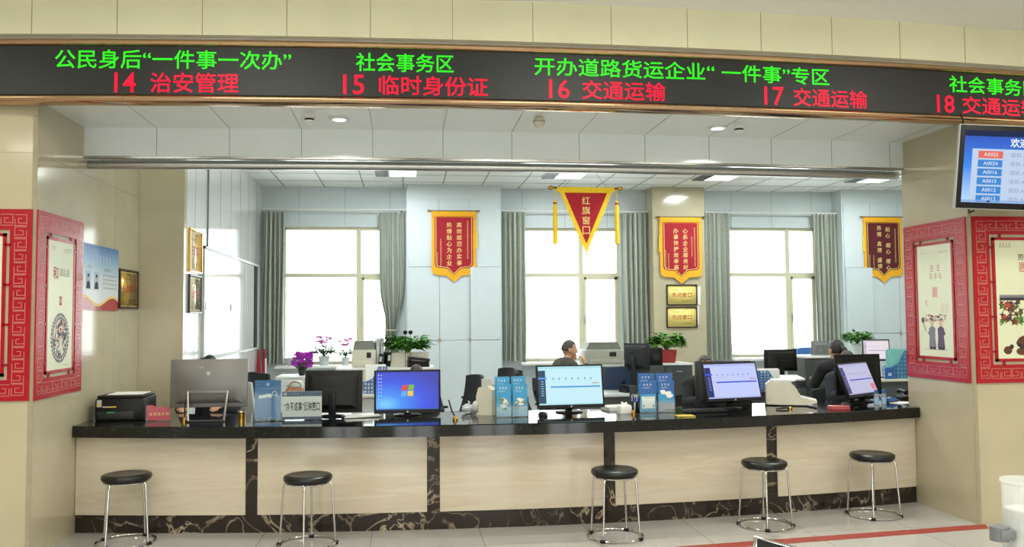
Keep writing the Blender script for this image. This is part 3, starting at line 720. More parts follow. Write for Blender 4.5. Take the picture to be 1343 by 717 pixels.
m = MB(); m.tube([(0.03, 0.02, thh / 2 - 0.01), (0.035, 0.03, thh / 2 + 0.03), (0.05, 0.1, thh / 2 + 0.08)], 0.006, 8); m.tube([(0.12, 0.03, -thh / 2 + 0.01), (0.14, 0.05, -thh / 2 - 0.025), (0.18, 0.06, -thh / 2 - 0.01)], 0.006, 8); m.build('cable', BLACK, tv)

# ------------------------------------------------------------------ left pier: blue notice and gold plaque
nt = thing('wall_poster', 'blue and red notice board with two portraits beside the gold plaque', 'poster', (XL + 0.001, 7.375, 1.68), PI / 2)
m = MB(); m.box(-0.41, 0.41, -0.008, 0, 0, 0.525); m.build('board', ramp_glow('notice print', [(0.0, '#e9eef0'), (0.5, '#dfe8ec'), (0.78, '#8ab4d8'), (1.0, '#3a6db0')], 'V', emit=False), nt)
m = MB(); y = -0.0085
m.poly([(-0.41, 0)] + [(0.41, 0)] + [(0.41 - 0.082 * k, 0.075 + 0.035 * math.sin(k * 0.75)) for k in range(11)], y, 0)
for k in range(20):
    xa, xb = 0.41 - 0.041 * k, 0.41 - 0.041 * (k + 1); za, zb = [0.068 + 0.035 * math.sin(q * 0.375 + 0.25) for q in (k, k + 1)]
    m.poly([(xb, zb), (xa, za), (xa, za + 0.022), (xb, zb + 0.022)], y - 0.0003, 4)
m.marks(-0.22, 0.42, 0.22, 0.42, 0.06, y, 1)
for x in (-0.3, -0.12):
    m.rect(x - 0.055, x + 0.055, 0.17, 0.31, y, 2); m.poly([(x - 0.045, 0.17), (x + 0.045, 0.17), (x + 0.03, 0.22), (x, 0.235), (x - 0.03, 0.22)], y - 0.0003, 3); m.ell(x, 0.26, 0.02, 0.027, y - 0.0003, 5); m.ell(x, 0.275, 0.021, 0.014, y - 0.0005, 3)
m.marks(-0.33, 0.345, -0.22, 0.345, 0.02, y, 3); m.marks(0.05, 0.335, 0.22, 0.335, 0.024, y, 3)
for k in range(4): m.marks(0.02, 0.29 - k * 0.035, 0.36, 0.29 - k * 0.035, 0.013, y, 3)
m.build('printed_matter', [RED, mat('pale title ink', '#c9cfe8', 0.5), mat('photo backdrop', '#a9c6dd', 0.5), INK, GOLDTXT, SKINP], nt, 180)
def plaque(name, lab, loc, rz, w, h, frame, word, border=0.016, plate=None):
    t = thing(name, lab, 'plaque' if 'plaque' in name else 'certificate', loc, rz)
    m = MB()
    for q in ((-w / 2, w / 2, 0, border), (-w / 2, w / 2, h - border, h), (-w / 2, -w / 2 + border, border, h - border), (w / 2 - border, w / 2, border, h - border)):
        m.box(q[0], q[1], -0.022, 0, q[2], q[3], bev=0.003, seg=1)
    m.build('frame', frame, t)
    m = MB(); m.box(-w / 2 + border * 0.8, w / 2 - border * 0.8, -0.010, -0.001, border * 0.8, h - border * 0.8)
    y = -0.0106
    m.text(word, -w * 0.32, w * 0.32, h * 0.40, h * 0.62, y, 1, 0.01)
    m.marks(-w * 0.36, h * 0.76, w * 0.1, h * 0.76, h * 0.045, y, 2); m.marks(w * 0.0, h * 0.22, w * 0.3, h * 0.22, h * 0.045, y, 2)
    k = 22
    for i in range(k):
        x = -w / 2 + border + (w - 2 * border) * (i + 0.5) / k
        m.ell(x, border * 1.6, w * 0.012, h * 0.02, y, 3, 8); m.ell(x, h - border * 1.6, w * 0.012, h * 0.02, y, 3, 8)
    for i in range(14):
        z = border + (h - 2 * border) * (i + 0.5) / 14
        m.ell(-w / 2 + border * 1.6, z, w * 0.012, h * 0.02, y, 3, 8); m.ell(w / 2 - border * 1.6, z, w * 0.012, h * 0.02, y, 3, 8)
    m.build('gold_plate', [plate or GOLDPLATE, INKR, INKBROWN, mat('pale gold dots', '#f7e7a6', 0.4)], t, 180)
    return t
plaque('wall_plaque', 'dark framed gold plaque on the left pier beside the blue notice', (XL + 0.001, 8.06, 1.70), PI / 2, 0.52, 0.35, DARKWOOD, '先进窗口', 0.016, GOLDMETAL)
for px0, px1, py0, py1, lab in ((874, 914, 373, 400.5, 'upper of two gold certificates below the pennant on the beige pilaster'), (874, 914, 402, 430, 'lower of two gold certificates on the beige pilaster')):
    a, b = on_y(px0, py1, P2Y - 0.001), on_y(px1, py0, P2Y - 0.001)
    plaque('wall_certificate', lab, ((a.x + b.x) / 2, P2Y - 0.001, a.z), 0, b.x - a.x, b.z - a.z, DARKWOOD, '先进窗口', 0.018)
a, b = on_y(905, 425, P2Y), on_y(921, 372, P2Y)
m = MB(); 
for k, (px, py) in enumerate(((908, 424), (910, 398))):
    p = on_y(px, py, P2Y)
    m.prism([(p.x, p.z), (p.x + 0.10, p.z - 0.02), (p.x + 0.11, p.z + 0.26), (p.x + 0.02, p.z + 0.25)], P2Y - 0.003 - 0.003 * k, P2Y - 0.0005)
tag(m.build('paper_sheet', PAPER), 'white paper sheets stuck on the beige pilaster beside the certificates', 'paper', kind='stuff')
# two obliquely seen certificates on the office left wall
for z0, z1, lab, mt in ((2.06, 2.49, 'upper gold framed certificate on the bright left office wall', BRASS), (1.66, 2.04, 'lower brown framed certificate on the bright left office wall', DARKWOOD)):
    plaque('wall_certificate', lab, (XW + 0.001, 8.80, z0), PI / 2, 0.5, z1 - z0, mt, '先进窗口', 0.02, GLAREGOLD)
# white framed panel doors on the left wall
y0, y1, z0, z1 = 9.10, 12.45, 1.18, 2.36
cb = thing('wall_cabinet', 'shallow white panel cabinet on the bright left office wall', 'cabinet', (XW, y0, 0.0))
m = MB()
m.box(0.001, 0.03, 0, 0.05, 0.1, z1); m.box(0.001, 0.03, y1 - y0 - 0.05, y1 - y0, 0.1, z1); m.box(0.001, 0.03, 0, y1 - y0, z1 - 0.03, z1); m.box(0.001, 0.03, 0, y1 - y0, z0, z0 + 0.03); m.box(0.001, 0.03, 0, y1 - y0, 0.1, 0.14)
m.build('frame', LGREY, cb)
yy = [0.05, 1.35, 2.35, 2.95]
for a, b in zip(yy, yy[1:]):
    d = MB(); d.box(0.001, 0.022, a + 0.004, b - 0.004, z0 + 0.032, z1 - 0.032, bev=0.003, seg=1); d = d.build('door', GLOSSPANEL, cb)
    MB().box(0.022, 0.034, a + 0.03, a + 0.045, 1.7, 1.78, bev=0.003).build('handle', STEEL, d)
    d = MB(); d.box(0.001, 0.022, a + 0.004, b - 0.004, 0.142, z0 - 0.002, bev=0.003, seg=1); d.build('door', GLOSSPANEL, cb)
MB().box(0.001, 0.02, 3.05, 3.22, z0 + 0.032, z1 - 0.032).build('dark_slot', DGREY, cb)

# ------------------------------------------------------------------ curtains and rods
def curtain(lab, px0, px1, zt, zb, folds, tie=None, y=12.66):
    a, b = on_y(px0, 300, y).x, on_y(px1, 300, y).x
    n, k = folds * 14, 28; r2 = random.Random(int(px0)); ph = [r2.uniform(0, 6) for _ in range(4)]
    m = MB(); v = []; f = []
    for side in (0, 1):
        for j in range(k + 1):
            q = j / k; z = zt + (zb - zt) * q
            sq = 1.0; cx = (a + b) / 2
            if tie:
                zz = (z - tie[0]) / 0.38; sq = 1 - tie[1] * math.exp(-zz * zz) - (tie[2] if z < tie[0] else tie[2] * math.exp(-zz * zz)); cx += tie[3] * (1 - sq)
            for i in range(n + 1):
                u = i / n; x = cx + (u - 0.5) * (b - a) * sq
                amp = 0.060 * (0.6 + 0.4 * q) if q > 0.03 else 0.028
                yy = y + amp * math.sin(2 * PI * folds * u + 0.5 * math.sin(3 * q + ph[0])) + 0.012 * math.sin(2 * PI * folds * 2.3 * u + ph[1] + q)
                v.append((x + 0.010 * math.sin(5 * q + ph[2] + 9 * u) * q, yy + 0.004 * side, z))
    st_ = (n + 1) * (k + 1)
    for j in range(k):
        for i in range(n):
            p = j * (n + 1) + i; f.append((p, p + n + 1, p + n + 2, p + 1)); p += st_; f.append((p, p + 1, p + n + 2, p + n + 1))
    m.add(v, f)
    t = thing('curtain', lab, 'curtain', ((a + b) / 2, y, zb))
    m.M = Matrix.Identity(4); m.v = [p - Vector(t.location) for p in m.v]
    m.build('drape', CURTAIN, t, 180)
    for i in range(folds + 1):
        h = MB(Matrix.Translation((0, 0, zt - zb))); x = (i / folds - 0.5) * (b - a); h.tube([(x + 0.016 * math.cos(q), 0, 0.012 + 0.026 * math.sin(q)) for q in [2 * PI * j / 10 for j in range(10)]], 0.003, 5, True)
        h.build('hook_ring', STEEL, t)
    if tie:
        h = MB(); w_ = (b - a) * (1 - tie[1] - tie[2]) / 2 + 0.02
        xo = tie[3] * (tie[1] + tie[2])
        h.tube([(xo + w_ * math.cos(q), 0.06 * math.sin(q), tie[0] - zb) for q in [2 * PI * j / 16 for j in range(16)]], 0.014, 6, True); h.build('tieback', CURTAIN, t)
ZROD = 3.19
curtain('grey-green curtain at the left side of the left window', 345, 374, 3.15, 0.95, 5)
curtain('grey-green curtain tied in at the right side of the left window', 497, 531, 3.15, 0.97, 5, (1.42, 0.42, 0.18, 0.0))
curtain('grey-green curtain between the white pilaster and the middle window', 657, 689, 3.17, 0.95, 5)
curtain('grey-green curtain between the middle window and the beige pilaster', 816, 854, 3.17, 0.95, 6)
curtain('grey-green curtain just right of the beige pilaster', 925, 957, 3.18, 0.92, 5)
curtain('grey-green curtain at the right side of the right window', 1068, 1101, 3.18, 0.92, 6)
for (a, b, lab) in ((345, 532, 'thin white curtain rod over the left window'), (656, 852, 'thin white curtain rod over the middle window'), (926, 1101, 'thin white curtain rod over the right window')):
    xa, xb = on_y(a, 275, 12.66).x, on_y(b, 275, 12.66).x
    t = thing('curtain_rod', lab, 'rod', (xa, 12.66, ZROD))
    MB().tube([(0, 0, 0), (xb - xa, 0, 0)], 0.012, 10).build('rod', WHITE, t)
    for x in (0, xb - xa):
        MB().lathe([(0.0, -0.02), (0.018, -0.012), (0.018, 0.012), (0.0, 0.02)], (x, 0, 0), 12, axis='X').build('finial', WHITE, t)
    for x in (0.06, xb - xa - 0.06): MB().box(x - 0.01, x + 0.01, 0, 0.14, -0.01, 0.01).build('bracket', WHITE, t)

# ------------------------------------------------------------------ pennants
def pennant(lab, px0, px1, py0, py1, yf, cloth, cols, small, side=-1):
    a, b = on_y(px0, py1, yf), on_y(px1, py0, yf); w, h = b.x - a.x, b.z - a.z
    t = thing('award_pennant', lab, 'pennant', ((a.x + b.x) / 2, yf, a.z))
    def shield(w, z1, z0, dip): 
        r = w * 0.10; o = [(-w / 2, z1)]
        o += [(-w / 2, z0 + dip + r), (-w / 2 + r * 0.3, z0 + dip + r * 0.3), (-w / 2 + r, z0 + dip), (-w * 0.18, z0 + dip * 0.9), (0, z0), (w * 0.18, z0 + dip * 0.9), (w / 2 - r, z0 + dip), (w / 2 - r * 0.3, z0 + dip + r * 0.3), (w / 2, z0 + dip + r), (w / 2, z1)]
        return o
    dip = h * 0.10
    m = MB(); m.prism(shield(w * 0.90, h * 0.98, 0, dip), -0.020, -0.012); 
    m.box(-w * 0.45, w * 0.45, -0.026, -0.010, h * 0.92, h * 0.985)
    for k in range(26): x = -w * 0.44 + w * 0.88 * k / 25; m.box(x - 0.003, x + 0.003, -0.029, -0.019, h * 0.895, h * 0.93)
    m.build('fringe', FRINGE, t)
    m = MB(); m.prism(shield(w * 0.78, h * 0.91, h * 0.10, dip), -0.024, -0.014); cw = w * 0.78
    o = shield(cw * 0.93, h * 0.905, h * 0.115, dip); y = -0.0246
    for p, q in zip(o, o[1:]):
        d = Vector((q[0] - p[0], q[1] - p[1])); nrm = Vector((-d.y, d.x)).normalized() * 0.004
        m.poly([(p[0] - nrm.x, p[1] - nrm.y), (q[0] - nrm.x, q[1] - nrm.y), (q[0] + nrm.x, q[1] + nrm.y), (p[0] + nrm.x, p[1] + nrm.y)], y, 1)
    for txt, cx, zt, size, pitch in cols: m.vtext(txt, cx * cw, zt * h, size * w, pitch * h, y - 0.0005, 1, 0.006, 0.08)
    for cx, za, zb, size in small: m.marks(cx * cw, za * h, cx * cw, zb * h, size * w, y - 0.0005, 1, True)
    m.build('cloth', [cloth, GOLDTXT], t, 60)
    m = MB(); m.tube([(-w / 2 + 0.0, -0.016, h * 0.99), (w / 2 - 0.0, -0.016, h * 0.99)], 0.008, 10)
    m.build('rod', DARKWOOD, t)
    for s in (-1, 1): MB().lathe([(0.0, -0.022), (0.016, -0.010), (0.016, 0.010), (0.0, 0.022)], (s * (w / 2 + 0.008), -0.016, h * 0.99), 12, axis='X').build('rod_knob', BRASS, t)
    for s in (side,):
        x = s * w * 0.46
        q = MB(); q.tube([(x, -0.024, h * 0.98), (x, -0.024, h * 0.70)], 0.003, 6); q.lathe([(0.005, 0), (0.010, -0.012), (0.009, -0.03), (0.014, -h * 0.25)], (x, -0.024, h * 0.72), 10); q.build('tassel', TASSEL, t)
    return t
pennant('crimson velvet award pennant with gold fringe on the white pilaster', 563, 627, 276, 370, P1Y - 0.024, VELVET,
        [('高效规范办实事', 0.14, 0.83, 0.105, 0.088), ('热情贴心为企业', -0.12, 0.83, 0.105, 0.088)], [(0.36, 0.86, 0.32, 0.035), (-0.34, 0.60, 0.20, 0.035), (-0.43, 0.42, 0.20, 0.03)], 1)
pennant('crimson velvet award pennant with gold fringe above two gold certificates', 863, 922, 284, 372, P2Y - 0.014, VELVET,
        [('心系企业服务好', 0.12, 0.82, 0.105, 0.09), ('办事快捷效率高', -0.14, 0.82, 0.105, 0.09)], [(0.38, 0.84, 0.25, 0.035), (0.30, 0.70, 0.40, 0.03), (-0.35, 0.45, 0.2, 0.035), (-0.43, 0.50, 0.2, 0.03)])
pennant('maroon award pennant with gold fringe at the right edge of the office', 1131, 1184, 284, 371, P3Y - 0.024, MAROON,
        [('贴心 细心 暖心', 0.14, 0.84, 0.105, 0.094), ('热情 真情 盛情', -0.12, 0.86, 0.105, 0.094)], [(0.36, 0.82, 0.3, 0.035), (-0.30, 0.42, 0.2, 0.035), (-0.42, 0.42, 0.2, 0.03)])
# triangular pennant hung from the steel tube
yt = y_beam(2.0) + 0.10
a, b, tip = on_y(733, 247, yt), on_y(803, 249, yt), on_y(764, 332, yt)
cx = (a.x + b.x) / 2; W2 = (b.x - a.x) / 2; zt = a.z; H = zt - tip.z
t = thing('triangular_pennant', 'triangular red pennant with yellow border and tassels hanging before the middle window', 'pennant', (cx, yt, tip.z))
m = MB(); m.prism([(-W2, H), (0, 0), (W2, H)], -0.003, 0.003)
for k in range(28):
    for s in (-1, 1):
        q = k / 27; x, z = s * W2 * q, H * q; m.prism([(x - 0.006, z), (x + s * 0.008, z - 0.028), (x + 0.006, z + 0.004)], -0.002, 0.002)
m.box(-W2 - 0.02, W2 + 0.02, -0.01, 0.01, H - 0.03, H + 0.012, bev=0.004); m.build('border', TASSEL, t)
m = MB(); m.prism([(-W2 * 0.80, H - 0.035), (0, H * 0.15), (W2 * 0.80, H - 0.035)], -0.0055, 0.0055)
m.vtext('红旗窗口', 0, H * 0.88, W2 * 0.30, H * 0.155, -0.0062, 1, 0.004); m.build('cloth', [VELVET, GOLDTXT], t, 60)
MB().tube([(-W2 - 0.06, 0, H + 0.005), (W2 + 0.06, 0, H + 0.005)], 0.009, 10).build('rod', DARKWOOD, t)
for s in (-1, 1):
    MB().lathe([(0.0, -0.03), (0.014, -0.018), (0.020, 0), (0.014, 0.018), (0.0, 0.03)], (s * (W2 + 0.065), 0, H + 0.005), 12, axis='X').build('rod_knob', BRASS, t)
    q = MB(); x = s * (W2 + 0.035); q.tube([(x, -0.006, H), (x, -0.006, H - 0.12)], 0.003, 6)
    q.lathe([(0.006, 0), (0.016, -0.012), (0.014, -0.028), (0.011, -0.032), (0.018, -0.06), (0.020, -0.36), (0.0, -0.365)], (x, -0.006, H - 0.10), 12); tt = q.build('tassel', TASSEL, t)
    MB().lathe([(0.0165, 0), (0.0165, -0.012)], (x, -0.006, H - 0.118), 12).build('tassel_band', VELVET, tt)
ztube = ZD - 0.048 - 0.036 - tip.z
q = MB(); q.tube([(-W2 * 0.8, 0, H + 0.01), (-W2 * 0.4, 0, ztube)], 0.0015, 5); q.tube([(W2 * 0.8, 0, H + 0.01), (W2 * 0.4, 0, ztube)], 0.0015, 5); q.build('hanging_cord', GREY, t)

# ================================================================== things on the counter
def cx_at(px, y, py=540): return on_y(px, py, y).x
SCR = {
 'desk': [ramp_glow('desktop blue', [(0.0, '#6fc8ff'), (0.25, '#1f86f0'), (0.6, '#0a3fe0'), (1.0, '#0318a8')], 'R', 1.0, ((-0.15, 0, -0.15), (1, 0, 1))), glow('logo red', '#e8502a', 1.0), glow('logo green', '#7cc03c', 1.0), glow('logo blue', '#5fb4f0', 1.0), glow('logo yellow', '#f4c93c', 1.0), glow('icon pale', '#bcd8f4', 0.8), glow('taskbar blue', '#4a72b8', 0.7)],
 'cyan': [glow('app cyan white', '#c6eefa', 1.0), glow('app slate bar', '#33506e', 0.9), glow('app blue', '#4f9fe8', 0.95), glow('app icons', '#4e7f92', 0.8), glow('app header', '#b2e6ee', 0.95), glow('app tan', '#c8b890', 0.8)],
 'lilac': [glow('app lilac white', '#c3cdfb', 1.0), glow('app navy bar', '#232d78', 0.9), glow('app royal', '#4257e0', 0.95), glow('app icons dark', '#7a80b4', 0.8), glow('app header lilac', '#b3bcf4', 0.95), glow('app pink', '#e27a98', 0.9)],
 'grey': [glow('app mauve white', '#c4c2e2', 0.95), glow('app plum bar', '#4a4577', 0.9), glow('app violet', '#5348c8', 0.95), glow('app icons plum', '#55507c', 0.8), glow('app header mauve', '#b4b0d6', 0.95), glow('app pink note', '#ea8296', 0.9)],
 'pale': [glow('pale screen', '#e9dfe6', 1.0), glow('pale bar', '#cfc6da', 0.9), glow('pale line', '#b8b0d0', 0.9), glow('pale icons', '#a79fc0', 0.9), glow('pale header', '#d8cfdc', 0.9), glow('pale note', '#f0c8c8', 0.9)]}
def draw_screen(kind, w, h):
    m = MB(); m.rect(-w / 2, w / 2, -h / 2, h / 2, 0)
    if kind == 'desk':
        s = h * 0.15; c0 = (0.0, 0.0)
        for (i, j, mt) in ((-1, 1, 1), (1, 1, 2), (-1, -1, 3), (1, -1, 4)):
            o = []
            for (u, v) in ((0.08, 0.08), (1, 0.08), (1, 1), (0.08, 1)):
                X, Y = i * u * s, j * v * s
                o.append((X * 1.05 + 0.12 * Y, Y + 0.18 * s * math.sin(X / s * 1.8 + 0.6) - 0.10 * X))
            m.poly(o if i * j > 0 else o[::-1], -0.001, mt)
        for k in range(8): m.rect(-w * 0.47, -w * 0.45, h * (0.40 - 0.09 * k), h * (0.44 - 0.09 * k), -0.001, 5)
        for k in range(7): m.rect(-w * 0.425, -w * 0.41, h * (0.40 - 0.09 * k), h * (0.44 - 0.09 * k), -0.001, 5)
        m.rect(-w / 2, w / 2, -h / 2, -h * 0.465, -0.001, 6)
    else:
        m.rect(-w / 2, w / 2, h * 0.44, h / 2, -0.001, 4); m.rect(-w / 2, -w * 0.39, -h * 0.46, h * 0.40, -0.001, 1); m.rect(-w / 2, -w * 0.37, h * 0.17, h * 0.22, -0.0014, 2)
        for k in range(7): m.ell(-w * 0.27 + w * 0.10 * k, h * 0.18, w * 0.011, h * 0.022, -0.001, 3, 8); m.rect(-w * 0.285 + w * 0.10 * k, -w * 0.255 + w * 0.10 * k, h * 0.115, h * 0.128, -0.001, 4)
        for k in range(7): m.rect(-w * 0.46, -w * 0.42, h * (0.10 - 0.06 * k), h * (0.115 - 0.06 * k), -0.0014, 4)
        m.rect(-w * 0.31, w * 0.47, -h * 0.055, -h * 0.015, -0.001, 2); m.rect(w * 0.34, w * 0.46, h * 0.04, h * 0.065, -0.001, 5)
        if kind == 'grey': m.rect(w * 0.34, w * 0.47, -h * 0.40, -h * 0.20, -0.001, 5)
        m.rect(-w / 2, w / 2, -h / 2, -h * 0.465, -0.001, 4)
    return m
def monitor(lab, px, py, y, w, h, yaw=0.0, tilt=6.0, kind=None, shell=BLACK, zb=ZT, two_leg=False, sticker=False, emblem=False, brand=False):
    c = on_y(px, py, y); zc = c.z - zb
    t = thing('monitor', lab, 'monitor', (c.x, y, zb), math.radians(yaw))
    M = Matrix.Translation((0, 0, zc)) @ Matrix.Rotation(-math.radians(tilt), 4, 'X')
    m = MB(M); b = 0.016
    m.box(-w / 2, w / 2, 0.0, 0.024, -h / 2, h / 2, bev=0.004); m.box(-w / 2, w / 2, -0.004, 0.006, -h / 2, -h / 2 + 0.022, bev=0.002, seg=1)
    v0 = [(-w * 0.44, 0.024, -h * 0.42), (w * 0.44, 0.024, -h * 0.42), (w * 0.44, 0.024, h * 0.42), (-w * 0.44, 0.024, h * 0.42)]
    v1 = [(x * 0.75, 0.052, z * 0.7 - 0.01) for x, _, z in v0]
    m.add(v0 + v1, [(4, 7, 6, 5), (0, 4, 5, 1), (1, 5, 6, 2), (2, 6, 7, 3), (3, 7, 4, 0)])
    if not emblem:
        for k in range(9): m.box(-w * 0.2 + w * 0.05 * k, -w * 0.2 + w * 0.05 * k + 0.006, 0.05, 0.054, h * 0.08, h * 0.18, bev=0.0)
    hs = m.build('housing', shell, t)
    if kind:
        sm = draw_screen(kind, w - 2 * b, h - b - 0.026); sm.M = M
        sm.v = [M @ (p + Vector((0, -0.0055, 0.005))) for p in sm.v]; sm.build('screen', SCR[kind], t, 180)
    else:
        MB(M).rect(-w / 2 + b, w / 2 - b, -h / 2 + 0.024, h / 2 - b, -0.001).build('screen', mat('dark dead screen', '#0b0c0e', 0.15), t, 180)
    if two_leg:
        for s in (-1, 1):
            MB().tube([(s * 0.15, 0.058, zc - h * 0.16), (s * 0.135, 0.115, 0.02), (s * 0.13, 0.115, 0.006)], 0.009, 8).build('stand_leg', STEEL, t)
        MB().box(-0.14, 0.14, 0.09, 0.14, 0, 0.012, bev=0.004).build('stand_base', DGREY, t)
        MB(M).box(-0.155, 0.155, 0.03, 0.062, -h * 0.22, -h * 0.15, bev=0.005).build('stand_hinge', shell, t)
    else:
        m = MB(); m.box(-0.028, 0.028, 0.045, 0.075, 0.008, zc, bev=0.006); m.build('stand_neck', shell, t)
        m = MB(); m.lathe([(0.0, 0.0), (0.115, 0.0), (0.117, 0.006), (0.105, 0.012), (0.03, 0.018), (0.0, 0.018)], (0, 0.05, 0), 28, sc=(1, 0.78)); m.build('stand_base', shell, t)
    if sticker: MB(M).box(-w * 0.3 - 0.02, -w * 0.3 + 0.03, 0.0455 if False else 0.024, 0.0475, h * 0.16, h * 0.25).build('sticker', mat('pinkish label', '#b98b84', 0.5), t); 
    if emblem:
        q = MB(M); q.lathe([(0.0, -0.0), (0.016, -0.0), (0.016, 0.003), (0.0, 0.003)], (0, 0.055, h * 0.20), 24, axis='Y'); q.v = [p for p in q.v]; q.build('round_emblem', mat('emblem metal', '#a6a59f', 0.4, metal=0.6), t)
        q = MB(M); q.box(0.03, 0.075, 0.02, 0.049, h * 0.30, h * 0.35); q.build('rating_label', mat('grey label', '#8b8a86', 0.5), t)
    if brand:
        q = MB(M); q.ell(0, -h / 2 + 0.011, 0.007, 0.007, -0.0046, 0, 16); q.build('brand_mark', LGREY, t)
    return t
monitor('large grey monitor seen from behind on two splayed legs', 275, 502, 7.02, 0.585, 0.375, 180, -3, None, SILVER, two_leg=True, emblem=True)
monitor('black monitor seen from behind beside the white desk sign', 438, 513, 7.16, 0.47, 0.34, 172, -6, None, BLACK, sticker=True)
monitor('black monitor showing a blue desktop with a four coloured window emblem', 534.5, 513, 7.02, 0.535, 0.345, 2, 4, 'desk', BLACK, brand=True)
monitor('black monitor with a pale cyan application screen beside the blue leaflets', 748, 506, 6.98, 0.57, 0.355, 4, 10, 'cyan', BLACK, brand=True)
monitor('black monitor with a lilac white screen right of the second leaflet holder', 960, 500, 7.02, 0.545, 0.335, 13, 16, 'lilac', BLACK, brand=True)
monitor('black monitor with a mauve screen leaning back nearest the right pier', 1125, 497, 7.14, 0.54, 0.315, 34, 22, 'grey', BLACK)
monitor('black monitor seen from behind just past the lilac screen', 948, 502, 7.38, 0.50, 0.39, 174, -3, None, DGREY)
monitor('black monitor seen from behind rising over the mauve screen', 1124, 491, 7.42, 0.47, 0.37, 187, -4, None, BLACK)

# black laser printer
y = 7.10; x0, x1 = cx_at(124, y, 548), cx_at(188, y, 548); w = x1 - x0
t = thing('printer', 'black desktop printer at the left end of the counter', 'printer', ((x0 + x1) / 2, y, ZT))
m = MB(); m.box(-w / 2, w / 2, 0, 0.36, 0.0, 0.175, bev=0.012); m.box(-w / 2 + 0.01, w / 2 - 0.01, 0.01, 0.35, 0.173, 0.198, bev=0.01); m.build('body', BLACK, t)
m = MB(); m.box(-w * 0.46, w * 0.30, -0.004, 0.01, 0.015, 0.075, bev=0.004); m.build('paper_tray', DGREY, t)
m = MB(); m.rect(-w * 0.46, -w * 0.36, 0.11, 0.165, -0.001, 0); m.rect(-w * 0.45, -w * 0.37, 0.118, 0.135, -0.0015, 1); m.rect(-w * 0.34, -w * 0.08, 0.105, 0.115, -0.001, 0); m.rect(-w * 0.20, -w * 0.06, 0.105, 0.115, -0.0014, 1); m.build('label_sticker', [LGREY, mat('yellow label', '#d8c23a', 0.5)], t)
m = MB(); m.rect(-w * 0.25, -w * 0.10, 0.062, 0.072, -0.0045); m.build('status_display', glow('green status', '#2fae5a', 0.5), t)
m = MB(); m.box(-w * 0.3, w * 0.42, 0.06, 0.30, 0.198, 0.204); m.build('output_sheets', PAPER, t)
# paper rack
t = thing('paper_rack', 'small pale rack of papers standing beside the black printer', 'rack', (cx_at(197, 7.25), 7.25, ZT))
m = MB(); m.box(-0.06, 0.06, -0.05, 0.05, 0, 0.008); m.prism([(-0.055, 0.0), (-0.035, 0.0), (-0.055, 0.19), (-0.07, 0.19)], -0.05, 0.05); m.build('frame', STEEL, t)
m = MB(); m.prism([(-0.03, 0.01), (-0.024, 0.01), (-0.05, 0.175), (-0.055, 0.175)], -0.045, 0.045); m.prism([(-0.018, 0.01), (-0.012, 0.01), (-0.03, 0.165), (-0.036, 0.165)], -0.045, 0.045); m.build('papers', PAPER, t)
# red name sign
y = 7.02; t = thing('name_sign', 'small crimson name sign in a clear stand beside the black printer', 'sign', (cx_at(208, y), y, ZT), 0.15)
m = MB(); m.prism([(-0.085, 0.008), (0.09, 0.008), (0.085, 0.10), (0.04, 0.115), (0.0, 0.105), (-0.05, 0.128), (-0.085, 0.125)], -0.004, 0.0)
for k, ch in enumerate('党员先锋岗'): m.text(ch, -0.066 + k * 0.030, -0.044 + k * 0.030, 0.045, 0.068, -0.0045, 1, 0.01, True)
m.build('card', [RED, GOLDTXT], t, 60)
m = MB(); m.box(-0.09, 0.095, -0.03, 0.05, 0, 0.006); m.box(-0.092, -0.086, -0.003, 0.003, 0, 0.13); m.build('clear_stand', ACRYL, t)
# counter pens on brass bases
def pen_stand(px, lab, lean, y, chain=False):
    t = thing('pen_stand', lab, 'pen', (cx_at(px, y), y, ZT), 0, 'counter pens on brass stands')
    m = MB(); m.lathe([(0.0, 0), (0.020, 0), (0.020, 0.016), (0.014, 0.020), (0.008, 0.034), (0.0, 0.034)], n=18); m.build('brass_base', BRASS, t)
    m = MB(); m.tube([(0, 0, 0.025), (lean * 0.5, 0.01, 0.07), (lean, 0.01, 0.155)], [0.0055, 0.006, 0.005], 8); m.build('pen', BLACK, t)
pen_stand(242, 'black counter pen on a brass base before the large grey monitor', 0.0, 6.92)
pen_stand(597, 'black counter pen on a brass base right of the blue desktop monitor', -0.05, 6.66)
pen_stand(831, 'black counter pen on a brass base left of the second leaflet holder', 0.0, 6.78)
t = thing('pen_stand', 'black counter pen lying from a brass base right of the lilac screen', 'pen', (cx_at(1036, 6.9), 6.9, ZT), 0, 'counter pens on brass stands')
MB().lathe([(0.0, 0), (0.020, 0), (0.020, 0.016), (0.014, 0.020), (0.0, 0.024)], n=18).build('brass_base', BRASS, t)
MB().tube([(-0.01, 0, 0.014), (-0.07, -0.01, 0.012), (-0.13, -0.02, 0.008)], [0.006, 0.008, 0.006], 8).build('pen', BLACK, t)
t = thing('pen_pot', 'small brass cup between the grey monitor and the blue card sign', 'cup', (cx_at(317, 7.05), 7.05, ZT))
MB().lathe([(0.0, 0), (0.028, 0), (0.030, 0.07), (0.026, 0.07), (0.025, 0.006), (0.0, 0.006)], n=24).build('cup', BRASS, t)
MB().lathe([(0.0305, 0.05), (0.032, 0.053), (0.032, 0.058), (0.0305, 0.061)], n=24).build('rim_band', CHROME, t)
